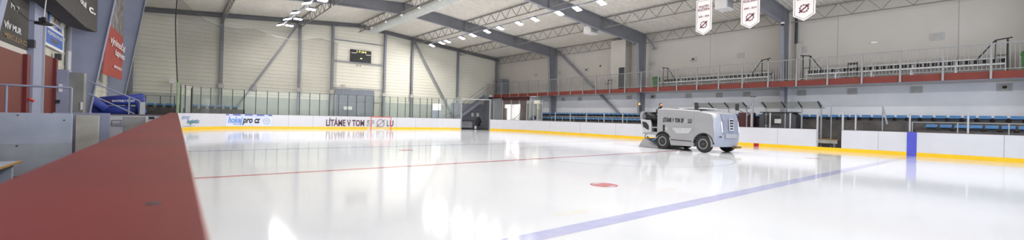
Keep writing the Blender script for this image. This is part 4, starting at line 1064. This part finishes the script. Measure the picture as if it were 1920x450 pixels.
# mirrors
for s_, w_ in ((1.98, .04), (2.85, WD-.05)):
    a = MB().path([(s_+.2, w_+.1, 1.98), (s_+.05, w_-.04, 2.1), (s_, w_-.06, 2.16)], .018, 8).build('mirror_arm', 'black', Z)
    MB().box((s_-.02, w_-.06, 2.24), (.1, .2, .34), bevel=.03).build('mirror_head', 'black', a)
# driver's pod at the rear
MB().prism([(-1.30, .78), (-1.5, 1.3), (-1.6, 1.78), (-1.55, 1.93), (-1.42, 1.99), (-1.32, 1.97), (-1.45, 1.75), (-1.38, 1.3), (-1.18, .78)], 'Y', .02, WD-.02).build('pod_back', 'zam', Z)
dr = MB().prism([(-1.50, 1.55), (-.84, 1.49), (-.76, 1.3), (-.74, .86), (-1.28, .80)], 'Y', -.03, .03).build('pod_door', 'zam_light', Z)
MB().prism([(-1.38, 1.42), (-1.1, 1.38), (-.92, 1.22), (-.90, .98), (-1.0, .98), (-1.3, 1.12)], 'Y', -.04, -.028).build('door_window', 'black', dr)
MB().prism([(-1.38, .74), (-.37, .70), (-.37, .86), (-1.3, .88)], 'Y', .0, WD).build('pod_floor', 'zam', Z)
MB().span((-.78, .02, 1.08), (-.36, .08, 1.14)).build('step_bar', 'zam', Z)
MB().span((-1.25, WD-.1, .85), (-.37, WD-.06, 1.85)).build('pod_far_wall', 'black', Z); MB().span((-.42, .05, .86), (-.37, WD-.05, 1.8)).build('pod_bulkhead', 'black', Z)
MB().prism([(-.95, 1.80), (-.36, 2.12), (-.36, 1.80)], 'Y', .55, .6).build('windscreen_cowl', 'zam', Z); MB().prism([(-1.0, 1.80), (-.36, 2.12), (-.36, 1.80)], 'Y', WD-.1, WD-.02).build('windscreen_cowl', 'zam', Z)
sb_ = MB().box((-1.05, 1.0, 1.45), (.5, .55, .16), bevel=.04).build('driver_seat', 'black', Z, smooth=True)
MB().box((-1.33, 1.0, 1.72), (.14, .52, .5), rot=Matrix.Rotation(-.15, 4, 'Y'), bevel=.05).build('seat_backrest', 'black', sb_, smooth=True); MB().box((-1.05, 1.0, 1.12), (.36, .4, .5)).build('seat_base', 'darkgrey', sb_)
mb = MB(); mb.path([(-1.42, .2, 1.86), (-1.2, .16, 1.92), (-1.0, .16, 1.75), (-.6, .16, 1.68)], .045, 8); mb.path([(-1.3, .2, 1.6), (-.5, .2, 1.62)], .06, 8); mb.box((-1.15, .4, 1.72), (.4, .35, .22), bevel=.05); mb.build('control_console', 'black', Z)
mb = MB(); mb.tube((-.5, 1.0, 1.5), (-.62, 1.0, 1.86), .025); st_ = mb.build('steering_column', 'black', Z)
mb = MB(); pts = [Vector((-.63+.06*math.sin(a), 1.0+.17*math.cos(a), 1.88+.16*math.sin(a))) for a in [2*PI*k/20 for k in range(21)]]; mb.path(pts, .014, 6); mb.build('steering_wheel', 'black', st_)
pl_ = MB().path([(-1.45, .1, 1.75), (-1.72, .1, 1.82), (-1.73, .1, 2.36)], .02, 8).build('beacon_pole', 'darkgrey', Z)
MB().lathe([(.001, 2.46), (.045, 2.44), (.05, 2.37), (.05, 2.35)], 14, Matrix.Translation((-1.73, .1, 0))).build('beacon', 'amber', pl_, smooth=True); MB().box((-1.63, .1, 2.16), (.07, .1, .34), bevel=.02).build('mirror_head', 'black', pl_)
# conditioner sled with hoses
cs = MB().prism([(-1.64, .012), (-1.30, .46), (-1.22, .5), (-1.08, .46), (-.34, .1), (-.28, .012)], 'Y', .0, WD).build('conditioner_sled', 'zam', Z)
MB().prism([(-.95, .30), (-.5, .12), (-.36, .05), (-.62, .2)], 'Y', -.012, 0).build('runner_guard', 'black', cs)
mb = MB(); mb.path([(-1.25, .15, .5), (-1.3, .12, .62), (-1.22, .12, .72), (-1.1, .15, .74)], .02, 6); mb.path([(-1.18, .15, .46), (-1.1, .1, .62), (-1.0, .1, .52), (-.8, .1, .42), (-.5, .12, .36)], .022, 6); mb.box((-1.22, .12, .76), (.2, .14, .07), bevel=.02); mb.bar((-1.0, .5, .45), (-.3, .5, .55), .08, .08); mb.build('hose', 'black', Z)
mb = MB(); mb.path([(-.75, .08, .4), (-.55, .06, .46), (-.45, .06, .6), (-.38, .06, .74)], .022, 6); mb.build('water_hose', 'text_blue', Z)

# ------------------------------------------------------------------ driver
P = thing('person', 'bearded person in dark jacket seated at the wheel of the ice machine', 'person', Z.location, Z.rotation_euler.z)
def skinned(verts, edges, radii, root=0, sub=2):
    me = bpy.data.meshes.new('s'); me.from_pydata(verts, edges, []); o = bpy.data.objects.new('s', me); COL.objects.link(o)
    md = o.modifiers.new('skin', 'SKIN'); md.use_smooth_shade = True
    for i, v in enumerate(me.skin_vertices[0].data): v.radius = (radii[i], radii[i]) if not isinstance(radii[i], tuple) else radii[i]; v.use_root = (i == root)
    o.modifiers.new('sub', 'SUBSURF').levels = sub
    r = bpy.data.meshes.new_from_object(o.evaluated_get(bpy.context.evaluated_depsgraph_get())); bpy.data.objects.remove(o); return r
y0 = 1.0
V = [(-1.10, y0, 1.62), (-1.12, y0, 1.85), (-1.10, y0, 2.06), (-1.06, y0, 2.16), (-1.02, y0, 2.26)]
Ed = [(0, 1), (1, 2), (2, 3), (3, 4)]; Rd = [.15, (.14, .12), (.16, .11), .062, .06]
for sg in (-1, 1):
    b = len(V); V += [(-1.08, y0+sg*.19, 2.08), (-.98, y0+sg*.25, 1.86), (-.78, y0+sg*.17, 1.84), (-.71, y0+sg*.16, 1.86)]; Ed += [(2, b), (b, b+1), (b+1, b+2), (b+2, b+3)]; Rd += [.07, .052, .036, .038]
    h0 = b+3
    for q in range(4):
        c_ = len(V); dz = .03-.02*q; V += [(-.66, y0+sg*(.15), 1.86+dz), (-.63, y0+sg*.13, 1.87+dz)]; Ed += [(h0, c_), (c_, c_+1)]; Rd += [.0095, .008]
    c_ = len(V); V += [(-.70, y0+sg*.12, 1.89), (-.67, y0+sg*.10, 1.90)]; Ed += [(h0, c_), (c_, c_+1)]; Rd += [.011, .009]
    b = len(V); V += [(-1.05, y0+sg*.1, 1.60), (-.66, y0+sg*.14, 1.62), (-.56, y0+sg*.14, 1.22), (-.46, y0+sg*.14, .96), (-.36-.08, y0+sg*.14, .93)]; Ed += [(0, b), (b, b+1), (b+1, b+2), (b+2, b+3), (b+3, b+4)]; Rd += [.095, .07, .055, .045, .04]
me = skinned(V, Ed, Rd)
bm = bmesh.new(); bm.from_mesh(me)
hc = Vector((-.995, y0, 2.35))
r_ = bmesh.ops.create_uvsphere(bm, u_segments=24, v_segments=18, radius=.1)
for v in r_['verts']:
    x, y, z = v.co; v.co = Vector((x*.98, y*.78, z*1.2))
    if v.co.z < 0: v.co.x = v.co.x*(1+.25*v.co.z/.12)+.012; v.co.y *= (1+.30*v.co.z/.12)
    v.co += hc
r_ = bmesh.ops.create_cone(bm, segments=8, radius1=.02, radius2=.008, depth=.05, cap_ends=True)   # nose
for v in r_['verts']: v.co = Vector((v.co.x*.9+.10+(-v.co.z)*.35, v.co.y*.8, v.co.z-.0))+hc
for sg in (-1, 1):
    r_ = bmesh.ops.create_uvsphere(bm, u_segments=10, v_segments=8, radius=.028)              # ears
    for v in r_['verts']: v.co = Vector((v.co.x*.6, v.co.y*.35+sg*.08, v.co.z))+hc
    r_ = bmesh.ops.create_uvsphere(bm, u_segments=10, v_segments=8, radius=.012)              # eyes
    for v in r_['verts']: v.co = v.co+Vector((.083, sg*.03, .012))+hc
for f in bm.faces:
    c_ = f.calc_center_median(); f.smooth = True
    f.material_index = 1 if (c_.z > 2.22 or (c_.x > -.74 and c_.z > 1.78)) else (0 if c_.z > 1.66 or c_.x < -1.2 else 2)
pm = bpy.data.meshes.new('person_body'); bm.to_mesh(pm); bm.free()
for k in ('jacket', 'skin', 'darkgrey'): pm.materials.append(M[k])
po = bpy.data.objects.new('person_body', pm); COL.objects.link(po); po.parent = P
bm = bmesh.new(); r_ = bmesh.ops.create_uvsphere(bm, u_segments=24, v_segments=16, radius=.108)
dl = []
for v in r_['verts']:
    x, y, z = v.co
    if (x > .03 and z < .045) or z < -.03: dl.append(v)
    v.co = Vector((x*.98-.006, y*.80, z*1.22+.004))+hc
bmesh.ops.delete(bm, geom=dl, context='VERTS')
r_ = bmesh.ops.create_uvsphere(bm, u_segments=20, v_segments=14, radius=.07); dl = []
for v in r_['verts']:
    x, y, z = v.co
    if z > .03 and x > 0: dl.append(v)
    v.co = Vector((x*.95+.045, y*1.0, z*.9-.07))+hc
bmesh.ops.delete(bm, geom=dl, context='VERTS')
for f in bm.faces: f.smooth = True
hm = bpy.data.meshes.new('hair'); bm.to_mesh(hm); bm.free(); hm.materials.append(M['hair'])
ho = bpy.data.objects.new('hair', hm); COL.objects.link(ho); ho.parent = P; tag(ho, 'brown hair and full beard')
MB().lathe([(.07, 2.13), (.085, 2.19), (.075, 2.24), (.06, 2.25)], 18, Matrix.Translation((-1.05, y0, 0))).build('jacket_collar', 'jacket', P, smooth=True)
